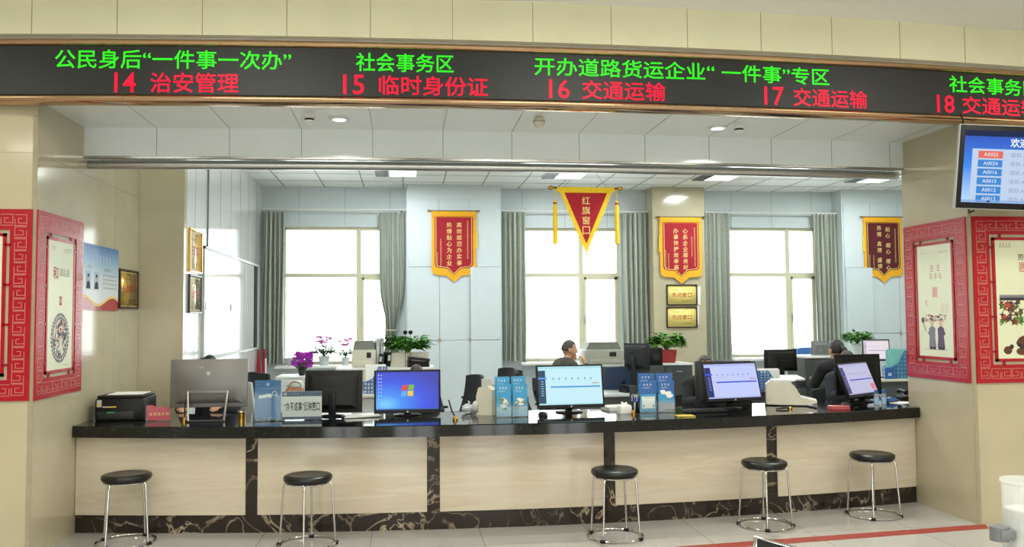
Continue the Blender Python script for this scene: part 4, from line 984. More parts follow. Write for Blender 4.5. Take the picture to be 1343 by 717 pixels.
# blue card sign, white desk sign
y = 6.86; x0, x1 = cx_at(334, y), cx_at(368.5, y); w = x1 - x0
t = thing('card_sign', 'upright blue card sign in a clear holder left of the white desk sign', 'sign', ((x0 + x1) / 2, y, ZT), -0.05)
m = MB(); h = 0.315; m.box(-w / 2, w / 2, -0.003, 0.003, 0.015, h)
m.ell(0, h * 0.90, 0.012, 0.014, -0.0034, 1); m.marks(-w * 0.38, h * 0.80, w * 0.4, h * 0.80, 0.011, -0.0034, 1)
m.poly([(-0.07, h * 0.63), (-0.02, h * 0.65), (0.0, h * 0.67), (0.03, h * 0.66), (0.03, h * 0.58), (0.0, h * 0.59), (-0.02, h * 0.57), (-0.07, h * 0.555)], -0.0034, 2)
m.tube([(0.05 + 0.016 * math.cos(a), -0.0034, h * 0.68 + 0.016 * math.sin(a)) for a in [2 * PI * k / 16 for k in range(16)]], 0.0022, 5, True, 2); m.tube([(0.061, -0.0034, h * 0.645), (0.078, -0.0034, h * 0.60)], 0.003, 5, m=2)
m.marks(-w * 0.3, h * 0.06, w * 0.3, h * 0.06, 0.012, -0.0034, 1); m.build('card', [SIGNBLUE, mat('pale print', '#b8d0e4', 0.5), PAPER], t, 60)
m = MB(); m.box(-w / 2 - 0.004, w / 2 + 0.004, -0.006, -0.004, 0.004, h + 0.006); m.box(-w / 2 - 0.004, w / 2 + 0.004, -0.03, 0.05, 0, 0.004); m.build('clear_holder', ACRYL, t)
x0, x1 = cx_at(370, y), cx_at(422, y); w = x1 - x0
t = thing('desk_sign', 'white desk sign with black Chinese lettering and blue-grey bands', 'sign', ((x0 + x1) / 2, y, ZT), -0.03)
m = MB(); h = 0.225; m.box(-w / 2, w / 2, -0.003, 0.003, 0.008, h)
m.rect(-w / 2, w / 2, h * 0.83, h, -0.0034, 1); m.rect(-w / 2, w / 2, 0.008, h * 0.13, -0.0034, 1)
m.text('“办不成事”反映窗口', -w * 0.45, w * 0.45, h * 0.32, h * 0.64, -0.0034, 2, 0.015)
m.ell(-w * 0.42, h * 0.915, 0.012, 0.012, -0.0037, 3); m.marks(-w * 0.34, h * 0.915, -w * 0.08, h * 0.915, 0.014, -0.0037, 3); m.marks(-w * 0.2, h * 0.07, w * 0.2, h * 0.07, 0.011, -0.0037, 3)
m.build('card', [PAPER, SIGNGREY, INK, LGREY], t, 60)
m = MB(); m.box(-w / 2 - 0.003, w / 2 + 0.003, -0.006, -0.004, 0.004, h + 0.004); m.box(-w / 2 - 0.003, w / 2 + 0.003, -0.03, 0.05, 0, 0.004); m.build('clear_holder', ACRYL, t)
# keyboards
def keyboard(lab, px, y, rz, shell, keym, w=0.40, z=ZT):
    t = thing('keyboard', lab, 'keyboard', (cx_at(px, y), y, z), rz)
    MB().box(-w / 2, w / 2, -0.07, 0.07, 0, 0.016, bev=0.004).build('case', shell, t)
    m = MB()
    for r in range(5):
        for c in range(14): x = -w / 2 + 0.018 + c * (w - 0.036) / 14; m.box(x, x + (w - 0.036) / 14 - 0.003, -0.06 + r * 0.024, -0.06 + r * 0.024 + 0.020, 0.016, 0.024)
    tag(m.build('keys', keym, t), kind='stuff')
keyboard('silver keyboard with white keys before the black monitor seen from behind', 474, 7.0, 0.25, STEEL, WHITE, 0.30)
keyboard('black keyboard under the lilac screen monitor', 925, 6.84, 0.1, BLACK, DGREY, 0.34)
# leaflet holders
def leaflet_holder(lab, px0, px1, y, h, rz, rows, covers):
    x0, x1 = cx_at(px0, y), cx_at(px1, y); w = x1 - x0
    t = thing('leaflet_holder', lab, 'holder', ((x0 + x1) / 2, y, ZT), rz)
    m = MB(); m.box(-w / 2, w / 2, 0.05, 0.054, 0.0, h); m.box(-w / 2, w / 2, -0.05, 0.10, 0, 0.004)
    for s in (-w / 2, -0.0015, w / 2 - 0.003): m.prism([(s, 0), (s + 0.003, 0), (s + 0.003, h * 0.5), (s, h * 0.5)], -0.045, 0.05)
    m.box(-w / 2, w / 2, -0.047, -0.044, 0, h * 0.32); m.build('clear_body', ACRYL, t)
    k = 0
    for row, (yy, zt) in enumerate(((0.035, h * 0.97), (-0.030, h * 0.80))[:rows]):
        for s in (-1, 1):
            cx = s * w * 0.25; hw = w * 0.225; z0 = 0.008 if row else h * 0.25
            m = MB(); m.box(cx - hw, cx + hw, yy - 0.006, yy + 0.006, z0, zt); hh = zt - z0; q = yy - 0.0064
            c = covers[k % len(covers)]; k += 1
            m.rect(cx - hw, cx + hw, zt - hh * 0.42, zt, q, 1); m.marks(cx - hw * 0.7, zt - 0.030, cx + hw * 0.5, zt - 0.030, 0.018, q - 0.0004, 2); m.marks(cx - hw * 0.7, zt - 0.055, cx + hw * 0.2, zt - 0.055, 0.010, q - 0.0004, 2)
            r2 = random.Random(k * 7 + int(px0))
            if c == 'swirl':
                for j in range(16): m.ell(cx + r2.uniform(-0.6, 0.6) * hw, z0 + hh * 0.42 + r2.uniform(-0.05, 0.035), hw * r2.uniform(0.2, 0.4), r2.uniform(0.008, 0.018), q - 0.0005 - j * 5e-5, r2.choice([2, 3, 4, 2, 5]), 12)
                m.rect(cx - hw, cx + hw, z0, z0 + hh * 0.30, q - 0.0002, 5)
            elif c == 'cloud':
                for j in range(6): m.ell(cx + r2.uniform(-0.6, 0.6) * hw, zt - hh * 0.40 + r2.uniform(-0.03, 0.02), hw * 0.35, 0.014, q - 0.0005 - j * 5e-5, 2, 12)
                m.rect(cx - hw, cx + hw, z0, z0 + hh * 0.3, q - 0.0002, 6)
            else:
                m.rect(cx - hw * 0.8, cx + hw * 0.8, z0 + 0.03, z0 + hh * 0.5, q - 0.0004, 2); m.marks(cx - hw * 0.6, z0 + hh * 0.46, cx + hw * 0.6, z0 + hh * 0.46, 0.012, q - 0.0006, 7)
                m.poly([(cx - hw * 0.7, z0 + 0.04), (cx - hw * 0.5, z0 + 0.04), (cx - hw * 0.6, z0 + 0.065)], q - 0.0006, 7); m.poly([(cx + hw * 0.5, z0 + 0.04), (cx + hw * 0.7, z0 + 0.04), (cx + hw * 0.6, z0 + 0.065)], q - 0.0006, 7)
            m.build('leaflet', [SKYB, BLUELAM if c != 'swirl' else SKYB, PAPER, mat('sand print', '#c9b58f', 0.5), mat('olive print', '#7c8a5e', 0.5), mat('pale sky print', '#a9d0e6', 0.4), mat('grey print', '#a9a9ae', 0.4), INK], t, 60)
    return t
leaflet_holder('clear holder of pale blue leaflets left of the cyan screen', 649, 692, 6.80, 0.325, 0.06, 2, ['swirl'])
leaflet_holder('clear holder of deep blue leaflets left of the lilac screen', 838, 884, 6.88, 0.325, -0.06, 2, ['cloud', 'cloud', 'form', 'cloud'])
# white document scanner and bits near the first holder
t = thing('document_scanner', 'upright white document scanner left of the pale blue leaflets', 'scanner', (cx_at(638, 7.0), 7.0, ZT), -0.5)
m = MB(); m.prism([(-0.07, 0), (0.07, 0), (0.07, 0.20), (0.03, 0.235), (-0.05, 0.22), (-0.07, 0.15)], -0.05, 0.12); m.build('body', CREAM, t, 25)
m = MB(); m.lathe([(0.0, 0), (0.045, 0), (0.05, 0.01), (0.05, 0.05), (0.0, 0.05)], (-0.10, -0.02, 0.06), 20, axis='X'); m.build('feed_roller', LGREY, t)
m = MB(); m.prism([(-0.06, 0.21), (0.05, 0.235), (0.02, 0.29), (-0.06, 0.285)], 0.04, 0.10); m.build('paper_support', DESKG, t)
t = thing('plastic_bag', 'crumpled clear plastic bag beside the upright white scanner', 'bag', (cx_at(614, 7.1), 7.1, ZT))
b = bmesh.new(); bmesh.ops.create_icosphere(b, subdivisions=3, radius=0.055); r2 = random.Random(2)
for v in b.verts: v.co *= 1 + r2.uniform(-0.18, 0.12); v.co.z = max(v.co.z * 0.75 + 0.038, 0.001)
MB().bm(b).build('film', mat('frosted film', '#d8dcdb', 0.25, trans=0.3), t, 20)
MB().tube([(0.0, 0, 0.072), (0.012, 0.0, 0.09), (0.0, 0.004, 0.10)], 0.006, 6).build('knot', mat('frosted film', '#d8dcdb'), t)
# tissue box, glasses etc. before cyan monitor
t = thing('tissue_box', 'small white tissue box under the right corner of the cyan screen', 'box', (cx_at(819, 6.85), 6.85, ZT), 0.2)
MB().box(-0.05, 0.05, -0.035, 0.035, 0, 0.065, bev=0.004).build('carton', WHITE, t); MB().prism([(-0.03, 0.064), (0.03, 0.064), (0.02, 0.095), (0.0, 0.085), (-0.025, 0.1)], -0.003, 0.003).build('tissue', PAPER, t)
t = thing('marker_cup', 'blue topped marker in a clear tumbler beside the tissue box', 'cup', (cx_at(832, 6.95), 6.95, ZT))
MB().lathe([(0.0, 0), (0.024, 0), (0.028, 0.08), (0.0265, 0.08), (0.023, 0.004), (0, 0.004)], n=20).build('tumbler', ACRYL, t)
mk = MB().tube([(0.0, 0, 0.006), (0.006, 0, 0.08)], 0.008, 8).build('marker', WHITE, t); MB().tube([(0.006, 0, 0.08), (0.009, 0, 0.12)], 0.0095, 8).build('marker_cap', mat('bright blue cap', '#1e3fd0', 0.4), mk)
t = thing('paper_stack', 'flat stack of white papers between the cyan screen and card reader', 'papers', (cx_at(812, 7.18, 535), 7.18, ZT), 0.15)
m = MB()
for k in range(7): m.box(-0.13 + 0.003 * (k % 3), 0.13 + 0.003 * (k % 2), -0.09, 0.09, 0.004 * k, 0.004 * k + 0.0036)
m.build('sheets', PAPER, t); MB().box(-0.10, 0.10, -0.05, 0.07, 0.028, 0.033).build('folder_cover', CREAM, t)
t = thing('card_reader', 'black upright card reader left of the second leaflet holder', 'card reader', (cx_at(834, 7.08), 7.08, ZT), -0.2)
MB().box(-0.05, 0.05, -0.04, 0.06, 0, 0.018, bev=0.004).build('base', BLACK, t); MB(Matrix.Translation((0, 0, 0.1)) @ Matrix.Rotation(-0.2, 4, 'X')).box(-0.05, 0.05, -0.012, 0.014, -0.085, 0.105, bev=0.006).build('body', DGREY, t)
MB(Matrix.Translation((0, 0, 0.1)) @ Matrix.Rotation(-0.2, 4, 'X')).box(-0.035, 0.035, -0.014, -0.011, -0.03, 0.03).build('keypad', LGREY, t)
t = thing('mouse', 'small dark computer mouse left of the cyan screen foot', 'mouse', (cx_at(712, 6.82), 6.82, ZT), 0.5)
MB().lathe([(0.0, 0), (0.030, 0), (0.032, 0.012), (0.024, 0.028), (0.0, 0.034)], n=20, sc=(0.95, 1.6)).build('shell', DGREY, t)
MB().box(-0.003, 0.003, -0.035, -0.018, 0.022, 0.034, bev=0.002).build('wheel', LGREY, t)
t = thing('reflection_card', 'yellow glint card imitating a counter reflection right of the second leaflet holder', 'card', (cx_at(898, 6.62), 6.62, ZT), 0.05)
MB().box(-0.07, 0.07, -0.05, 0.05, 0, 0.002).build('card', mat('yellow glint card', '#d9b72c', 0.5), t); MB().marks(-0.05, 0, 0.05, 0.0, 0.012, 0, 0)  # flat yellow sheet standing in for a gold reflection on the stone
# cream scanner right
t = thing('document_scanner', 'large cream sheet-fed scanner between the lilac and mauve screens', 'scanner', (cx_at(1032, 7.26), 7.26, ZT), -0.42)
m = MB(); m.prism([(-0.17, 0.01), (0.16, 0.01), (0.25, 0.03), (0.25, 0.045), (0.12, 0.075), (0.07, 0.16), (0.03, 0.20), (-0.15, 0.205), (-0.17, 0.185)], -0.12, 0.12)
m.build('body', CREAM, t, 25)
m = MB(); m.box(-0.178, -0.165, -0.105, 0.105, 0.012, 0.185, bev=0.006); m.build('front_panel', DESKG, t)
q = MB(); q.box(-0.181, -0.172, -0.085, 0.06, 0.105, 0.122); q.build('paper_slot', BLACK, t)
q = MB(); q.prism([(-0.15, 0.2), (0.03, 0.2), (0.08, 0.22), (-0.13, 0.222)], -0.1, 0.1); q.build('document_tray', LGREY, t)
for s in (-0.08, 0.08): MB().box(-0.184, -0.16, s - 0.022, s + 0.022, 0, 0.03, bev=0.004).build('foot', DGREY, t)
for px, lab in ((1150, 'left of two slim clear bottles with blue caps before the mauve screen'), (1159.5, 'right of two slim clear bottles with blue caps before the mauve screen')):
    t = thing('bottle', lab, 'bottle', (cx_at(px, 6.88), 6.88, ZT), 0, 'clear bottles with blue caps')
    MB().lathe([(0.0, 0), (0.020, 0), (0.021, 0.01), (0.021, 0.105), (0.012, 0.125), (0.0, 0.125)], n=20).build('body', mat('clear bottle plastic', '#b9cbd6', 0.12, trans=0.6), t); MB().lathe([(0.0135, 0.12), (0.015, 0.122), (0.015, 0.15), (0.0, 0.152)], n=18).build('cap', BLUELAM, t)
    MB().lathe([(0.0213, 0.03), (0.0215, 0.035), (0.0215, 0.08), (0.0213, 0.085)], n=20).build('label_wrap', mat('pale wrap', '#8fb2cf', 0.4), t)
t = thing('ink_pad', 'flat red boxed ink pad before the mauve screen', 'box', (cx_at(1100, 6.80), 6.80, ZT), 0.06)
MB().box(-0.08, 0.08, -0.045, 0.045, 0, 0.020, bev=0.004).build('tin', mat('clear red box', '#b8505a', 0.25), t); MB().box(-0.078, 0.078, -0.043, 0.043, 0.0205, 0.034, bev=0.004).build('lid', mat('pinkish red lid', '#c9706f', 0.2), t)
t = thing('stapler', 'blue stapler on the counter at the foot of the mauve screen', 'stapler', (cx_at(1170, 7.25, 525), 7.25, ZT), 0.5)
MB().box(-0.07, 0.07, -0.018, 0.018, 0, 0.012, bev=0.003).build('base', DGREY, t); MB().prism([(-0.07, 0.012), (-0.07, 0.04), (-0.03, 0.052), (0.07, 0.03), (0.07, 0.02)], -0.016, 0.016).build('arm', BLUELAM, t, 60)
t = thing('telephone', 'black desk telephone at the right end of the counter', 'telephone', (cx_at(1190, 7.42, 520), 7.42, ZT), -0.25)
MB().prism([(-0.08, 0), (0.08, 0), (0.08, 0.07), (0.02, 0.06), (-0.08, 0.03)], -0.09, 0.09).build('body', BLACK, t)
h = MB().tube([(-0.04, -0.10, 0.075), (-0.04, -0.07, 0.085), (-0.04, 0.07, 0.085), (-0.04, 0.10, 0.075)], [0.024, 0.016, 0.016, 0.024], 10).build('handset', BLACK, t)
m = MB()
for i in range(4):
    for j in range(3): m.box(0.01 + j * 0.02, 0.024 + j * 0.02, -0.04 + i * 0.022, -0.026 + i * 0.022, 0.058, 0.074)
m.build('keypad', LGREY, t)
t = thing('paper_sheet', 'loose white sheets fanned at the right end of the counter', 'papers', (cx_at(1182, 7.2, 525), 7.2, ZT), 0.4)
MB().box(-0.10, 0.10, -0.07, 0.07, 0, 0.002).build('lower_sheet', PAPER, t); MB(Matrix.Rotation(0.3, 4, 'Z')).box(-0.10, 0.10, -0.07, 0.07, 0.0025, 0.0045).build('upper_sheet', PAPER, t)

# ================================================================== office furniture
def cabinet(lab, px0, px1, pyt, y, dep, body, topm, rows, cols, name='filing_cabinet', cat='cabinet'):
    a, b = on_y(px0, pyt, y), on_y(px1, pyt, y); w = b.x - a.x; zt = a.z
    t = thing(name, lab, cat, ((a.x + b.x) / 2, y, 0))
    MB().box(-w / 2, w / 2, 0, dep, 0.0, zt - 0.025).build('body', body, t)
    MB().box(-w / 2 - 0.008, w / 2 + 0.008, -0.012, dep, zt - 0.025, zt, bev=0.004).build('top', topm, t)
    for r in range(rows):
        for c in range(cols):
            x0, x1 = -w / 2 + w * c / cols + 0.006, -w / 2 + w * (c + 1) / cols - 0.006; z0, z1 = 0.06 + (zt - 0.1) * r / rows + 0.005, 0.06 + (zt - 0.1) * (r + 1) / rows - 0.005
            d = MB().box(x0, x1, -0.016, 0.001, z0, z1, bev=0.003, seg=1).build('drawer', body, t)
            MB().box((x0 + x1) / 2 - 0.04, (x0 + x1) / 2 + 0.04, -0.03, -0.016, z1 - 0.07, z1 - 0.055, bev=0.003, seg=1).build('handle', STEEL, d)
    return zt
def desk(lab, px0, px1, y0, y1, top, side, z=0.75):
    xa, xb = on_y(px0, 505, y0).x, on_y(px1, 505, y0).x; w = xb - xa
    t = thing('desk', lab, 'desk', ((xa + xb) / 2, y0, 0)); d = y1 - y0
    MB().box(-w / 2, w / 2, 0, d, z - 0.03, z, bev=0.004).build('desktop', top, t)
    for s in (-1, 1): MB().box(s * (w / 2 - 0.03) - 0.015, s * (w / 2 - 0.03) + 0.015, 0.03, d - 0.03, 0, z - 0.03).build('side_panel', side, t)
    MB().box(-w / 2 + 0.045, w / 2 - 0.045, 0.05, 0.07, 0.2, z - 0.03).build('modesty_panel', side, t)
zA = cabinet('white low cabinet holding the planter behind the blue desktop monitor', 441, 569, 483, 10.45, 0.55, CREAM, WHITE, 1, 3)
zF = cabinet('white low cabinet under the orchid at the left window', 362, 436, 494, 10.55, 0.5, WHITE, WHITE, 1, 2)
zB = cabinet('graphite low cabinet carrying the grey printer behind the cyan screen', 764, 834, 479, 10.8, 0.55, CABG, DESKG, 2, 2)
zC = cabinet('graphite low cabinet under the red potted plant by the beige pilaster', 836, 908, 477, 10.85, 0.5, CABG, WHITE, 2, 2)
zD = cabinet('tall graphite drawer cabinet with white top left of the dark haired person', 1057, 1092, 467, 9.75, 0.5, CABG, WHITE, 3, 1)
zE = cabinet('pale cabinet under the leafy plant at the right of the office', 1096, 1152, 466, 11.55, 0.45, WHITE, WHITE, 2, 2)
desk('pale grey desk behind the cyan screen with a phone on it', 762, 846, 9.2, 9.78, DESKG, CABG)
desk('pale desk carrying the black monitor in front of the right window', 968, 1046, 9.45, 10.5, DESKG, CABG)
desk('cream desk with the blue file basket near the right pier', 1128, 1215, 10.55, 11.2, CREAM, CABG)
desk('pale desk with the blue file holder behind the black rear-facing monitor', 455, 520, 9.7, 10.3, CREAM, LGREY)
desk('pale desk beside the white backed chair at the far left', 372, 440, 9.0, 9.7, DESKG, LGREY)

# printers on the cabinets
def big_printer(lab, px0, px1, pyt, y, zb, shell, dark):
    a, b = on_y(px0, pyt, y), on_y(px1, pyt, y); w = b.x - a.x; h = a.z - zb
    t = thing('printer', lab, 'printer', ((a.x + b.x) / 2, y, zb))
    MB().box(-w / 2, w / 2, 0, 0.40, 0.0, h * 0.66, bev=0.012).build('body', shell, t)
    MB().prism([(-w * 0.46, h * 0.66), (w * 0.46, h * 0.66), (w * 0.36, h), (-w * 0.38, h)], 0.05, 0.36).build('lid', dark, t)
    MB().box(-w * 0.40, w * 0.40, -0.006, 0.02, h * 0.06, h * 0.26, bev=0.004).build('paper_drawer', shell, t)
    MB().box(w * 0.12, w * 0.30, -0.004, 0.01, h * 0.36, h * 0.56, bev=0.002).build('control_panel', DGREY, t)
PRG = mat('warm grey printer plastic', '#a8a699', 0.45); PRD = mat('grey printer lid', '#7f8276', 0.5)
big_printer('cream office printer standing under the left window', 461, 493, 447, 10.58, zA, CREAM, PRD)
big_printer('grey office printer on a low cabinet behind the cyan screen', 768, 818, 449, 10.92, zB, PRG, PRD)
for k, (px, lab) in enumerate(((494, 'white upright file tray nearest the cream printer'), (499.5, 'white upright file tray behind the planter'))):
    t = thing('file_tray', lab, 'tray', (cx_at(px, 10.75, 460), 10.75, zA), 0.15)
    MB().prism([(-0.02, 0), (0.02, 0), (0.03, 0.33), (0.0, 0.36), (-0.012, 0.34)], -0.1, 0.14).build('shell', LGREY, t); MB().box(-0.008, 0.008, -0.11, -0.1, 0.02, 0.25).build('lip', WHITE, t)

# plants
def leaves(m, c, n, R, L, Wd, seed, droop=0.4, mt=0):
    r = random.Random(seed)
    for _ in range(n):
        th = r.uniform(0, 2 * PI); ph = r.uniform(-0.25, 1.0); q = r.uniform(0.45, 1.0)
        p = Vector((c[0] + R[0] * q * math.cos(th), c[1] + R[1] * q * math.sin(th), c[2] + R[2] * (0.5 + 0.5 * ph) * r.uniform(0.5, 1.0)))
        d = Vector((math.cos(th) + r.uniform(-0.5, 0.5), math.sin(th) + r.uniform(-0.5, 0.5), r.uniform(-droop, 0.7))).normalized()
        s = d.cross(Vector((0, 0, 1))).normalized(); u = s.cross(d); l = L * r.uniform(0.6, 1.2); w_ = Wd * r.uniform(0.7, 1.2)
        b = p - d * l * 0.3
        m.add([b, b + d * l * 0.4 + s * w_ + u * w_ * 0.3, b + d * l - u * l * 0.15, b + d * l * 0.4 - s * w_ + u * w_ * 0.3, b + d * l * 0.45],
              [(0, 4, 1), (1, 4, 2), (2, 4, 3), (3, 4, 0)], mt)
def stems(m, c, n, R, seed, r0=0.004, mt=0):
    r = random.Random(seed)
    for _ in range(n):
        th = r.uniform(0, 2 * PI); q = r.uniform(0.3, 0.85)
        e = Vector((c[0] + R[0] * q * math.cos(th), c[1] + R[1] * q * math.sin(th), c[2] + R[2] * r.uniform(0.5, 0.95)))
        m.tube([Vector(c), (Vector(c) + e) / 2 + Vector((0, 0, 0.03)), e], [r0, r0, r0 * 0.6], 5, m=mt)
def potted(lab, px, y, zb, pr, ph, R, n, L, Wd, potm, leafm, seed, flower=None, sq=None, name='potted_plant', taper=0.72):
    x = cx_at(px, y, 470); t = thing(name, lab, 'plant', (x, y, zb))
    if sq:
        m = MB(); a, b = sq; c = 0.82
        v = [(-a * c, -b * c, 0), (a * c, -b * c, 0), (a * c, b * c, 0), (-a * c, b * c, 0), (-a, -b, ph), (a, -b, ph), (a, b, ph), (-a, b, ph), (-a * .92, -b * .9, ph), (a * .92, -b * .9, ph), (a * .92, b * .9, ph), (-a * .92, b * .9, ph), (-a * .88, -b * .85, ph - .03), (a * .88, -b * .85, ph - .03), (a * .88, b * .85, ph - .03), (-a * .88, b * .85, ph - .03)]
        f = [(3, 2, 1, 0)]
        for q in (0, 4, 8):
            for i in range(4): f.append((q + i, q + (i + 1) % 4, q + 4 + (i + 1) % 4, q + 4 + i))
        f.append((12, 13, 14, 15)); m.add(v, f); m.build('pot', potm, t)
    else:
        MB().lathe([(0, 0), (pr * taper, 0), (pr * 0.97, ph * 0.86), (pr * 1.06, ph * 0.88), (pr * 1.06, ph), (pr * 0.92, ph), (pr * 0.9, ph - 0.02), (0, ph - 0.02)], n=24).build('pot', potm, t)
    m = MB(); c = (0, 0, ph - 0.015); stems(m, c, max(6, n // 8), R, seed); leaves(m, c, n, R, L, Wd, seed + 1); m.build('foliage', leafm, t, 180)
    if flower:
        fm, fn, fz, fr, fs = flower; m = MB(); r = random.Random(seed + 5); g = MB()
        for _ in range(fn):
            p = Vector((r.uniform(-fr[0], fr[0]), r.uniform(-fr[1], fr[1]), ph + fz + r.uniform(-fr[2], fr[2])))
            g.tube([(p.x * 0.3, p.y * 0.3, ph - 0.01), p], 0.002, 4)
            for k in range(5):
                a = 2 * PI * k / 5 + r.random(); d = Vector((math.cos(a), math.sin(a) * 0.5, 0.6 + math.sin(a) * 0.5)) * fs
                sd = d.cross(Vector((0, 1, 0.3))).normalized() * fs * 0.45
                m.add([p, p + d * 0.5 + sd, p + d, p + d * 0.5 - sd], [(0, 1, 2, 3)])
        m.build('blossoms', fm, t, 180); g.build('flower_stalks', LEAFD, t)
    return t
SY, SZ = 12.62, 0.93
potted('cyclamen with pink blossoms in a grey pot, centre of the left window sill', 425, SY, SZ, 0.085, 0.13, (0.17, 0.12, 0.17), 150, 0.075, 0.028, POTW, LEAFD, 11, (PINK, 16, 0.22, (0.10, 0.06, 0.05), 0.030))
potted('cyclamen with pink blossoms beside the window mullion and the cream printer', 453, SY, SZ, 0.06, 0.11, (0.11, 0.09, 0.15), 90, 0.06, 0.024, POTW, LEAFD, 21, (PINK, 9, 0.21, (0.08, 0.05, 0.05), 0.035))
potted('small yellow green plant at the left of the larger cyclamen', 404, 12.66, SZ, 0.045, 0.10, (0.10, 0.07, 0.13), 60, 0.06, 0.018, PINK, LEAFY, 31)
t = thing('planter_bowl', 'wide pale bowl with small succulents at the left end of the sill', 'plant', (cx_at(384, SY, 474), SY, SZ))
MB().lathe([(0, 0), (0.075, 0), (0.115, 0.09), (0.125, 0.11), (0.115, 0.11), (0.10, 0.09), (0, 0.09)], n=28).build('bowl', POTW, t)
m = MB(); leaves(m, (0, 0, 0.085), 40, (0.08, 0.08, 0.04), 0.03, 0.01, 5, 0.2); m.build('succulents', LEAFD, t, 180)
t = potted('magenta orchid spray in a small dark pot on the white cabinet by the curtain', 396, 10.75, zF, 0.05, 0.08, (0.06, 0.06, 0.10), 26, 0.08, 0.018, DGREY, LEAFD, 41, (PETAL, 70, 0.10, (0.11, 0.06, 0.085), 0.034))
t = potted('glossy pothos in a cream trough behind the blue desktop monitor', 535, 10.68, zA, 0.1, 0.17, (0.29, 0.13, 0.23), 230, 0.13, 0.050, CREAM, LEAF, 51, None, (0.26, 0.09))
t = potted('leafy plant in a dark red square pot before the beige pilaster', 874, 11.05, zC, 0.1, 0.17, (0.24, 0.14, 0.24), 240, 0.12, 0.042, TERRA, LEAF, 61, None, (0.115, 0.10))
potted('little plant in a round red pot beside the grey printer', 824, 11.0, zB, 0.055, 0.085, (0.06, 0.05, 0.13), 40, 0.06, 0.018, TERRA, LEAF, 71)
potted('bushy green plant behind the dark haired person at the right', 1125, 11.7, zE, 0.1, 0.16, (0.21, 0.14, 0.20), 240, 0.09, 0.028, POTW, LEAF, 81)
t = thing('garden_ornament', 'pair of round black ornaments on thin stalks above the pothos', 'ornament', (cx_at(535, 10.45, 470), 10.52, zA))
for s in (-0.03, 0.03):
    q = MB(); q.tube([(s, 0, 0.0), (s, 0, 0.40)], 0.003, 6); q = q.build('stalk', BLACK, t)
    MB().lathe([(0, -0.012), (0.020, -0.008), (0.026, 0.0), (0.020, 0.008), (0, 0.012)], (s * 1.05, -0.005, 0.42), 16, axis='Y').build('round_head', BLACK, t)
# things around the pothos
for k, (px, hh, lab) in enumerate(((498, 0.15, 'black binder standing left of the cream plant trough'), (509, 0.17, 'black binder leaning beside the cream plant trough'))):
    t = thing('binder', lab, 'binder', (cx_at(px, 10.52, 475), 10.52, zA), 0.3 * k)
    MB(Matrix.Rotation(0.12, 4, 'Y') @ Matrix.Translation((0, 0, 0.012))).box(-0.025, 0.025, 0, 0.2, 0, hh, bev=0.003).build('cover', BLACK, t); MB(Matrix.Rotation(0.12, 4, 'Y') @ Matrix.Translation((0, 0, 0.012))).box(-0.015, 0.015, -0.002, 0.01, hh * 0.4, hh * 0.8).build('spine_label', LGREY, t)
t = thing('telephone', 'black telephone lying before the cream plant trough', 'telephone', (cx_at(549, 10.5, 475), 10.50, zA), 0.2)
MB().prism([(-0.13, 0), (0.13, 0), (0.12, 0.06), (-0.13, 0.09)], -0.03, 0.06).build('body', BLACK, t); MB().tube([(-0.13, -0.005, 0.10), (-0.08, -0.005, 0.11), (0.08, -0.005, 0.09), (0.13, -0.005, 0.07)], [0.03, 0.018, 0.018, 0.03], 10).build('handset', DGREY, t)
# perforated blue file holders
def file_holder(lab, px, y, zb, w, h, d, rz, fill, fillcol):
    t = thing('file_holder', lab, 'file holder', (cx_at(px, y, 490), y, zb), rz)
    m = MB(); n = 7
    out = [(-d / 2, 0), (d / 2, 0), (d / 2, h), (d * 0.15, h), (-d * 0.1, h * 0.55), (-d / 2, h * 0.40)]
    for s in (-1, 1):
        y0 = s * w / 2
        m.tube([(x, y0, z) for x, z in out], 0.006, 6, True)
        for i in range(1, n):
            x = -d / 2 + d * i / n; zt = h if x > d * 0.15 else (h * 0.55 + (x + d * 0.1) / (d * 0.25) * h * 0.45 if x > -d * 0.1 else h * 0.40 + (x + d / 2) / (d * 0.4) * h * 0.15)
            m.box(x - 0.006, x + 0.006, y0 - 0.003, y0 + 0.003, 0, zt)
        for i in range(1, n):
            z = h * i / n; xl = -d / 2 if z < h * 0.4 else (-d / 2 + (z - h * 0.4) / (h * 0.15) * d * 0.4 if z < h * 0.55 else -d * 0.1 + (z - h * 0.55) / (h * 0.45) * d * 0.25)
            m.box(xl, d / 2, y0 - 0.0028, y0 + 0.0028, z - 0.006, z + 0.006)
    m.box(-d / 2, d / 2, -w / 2, w / 2, 0, 0.006); m.box(d / 2 - 0.006, d / 2, -w / 2, w / 2, 0, h); m.build('perforated_shell', BLUEP, t)
    q = MB()
    for k in range(fill): yy = -w / 2 + 0.012 + (w - 0.03) * k / fill; q.box(-d * 0.42, d * 0.46, yy, yy + (w - 0.03) / fill * 0.8, 0.008, h * (1.03 + 0.05 * (k % 2)))
    q.build('papers', fillcol, t)
file_holder('blue perforated file holder with white papers left of the blue desktop monitor', 492, 9.9, 0.75, 0.10, 0.30, 0.26, 0.1, 5, PAPER)
file_holder('blue perforated file holder packed with papers right of the lilac screen', 1008, 9.42, 0.75, 0.12, 0.22, 0.28, PI + 0.1, 5, PAPER)
file_holder('blue perforated file basket with a teal folder near the right pier', 1178, 10.75, 0.75, 0.16, 0.36, 0.34, 0.05, 3, TEAL)
t = thing('number_card', 'small blue desk card standing before the file basket', 'card', (cx_at(1167, 10.62, 490), 10.62, 0.75))
MB().box(-0.07, 0.07, -0.003, 0.003, 0.0, 0.15).build('card', BLUELAM, t); MB().box(-0.07, 0.07, 0.0, 0.06, 0, 0.004).build('foot', BLUELAM, t)
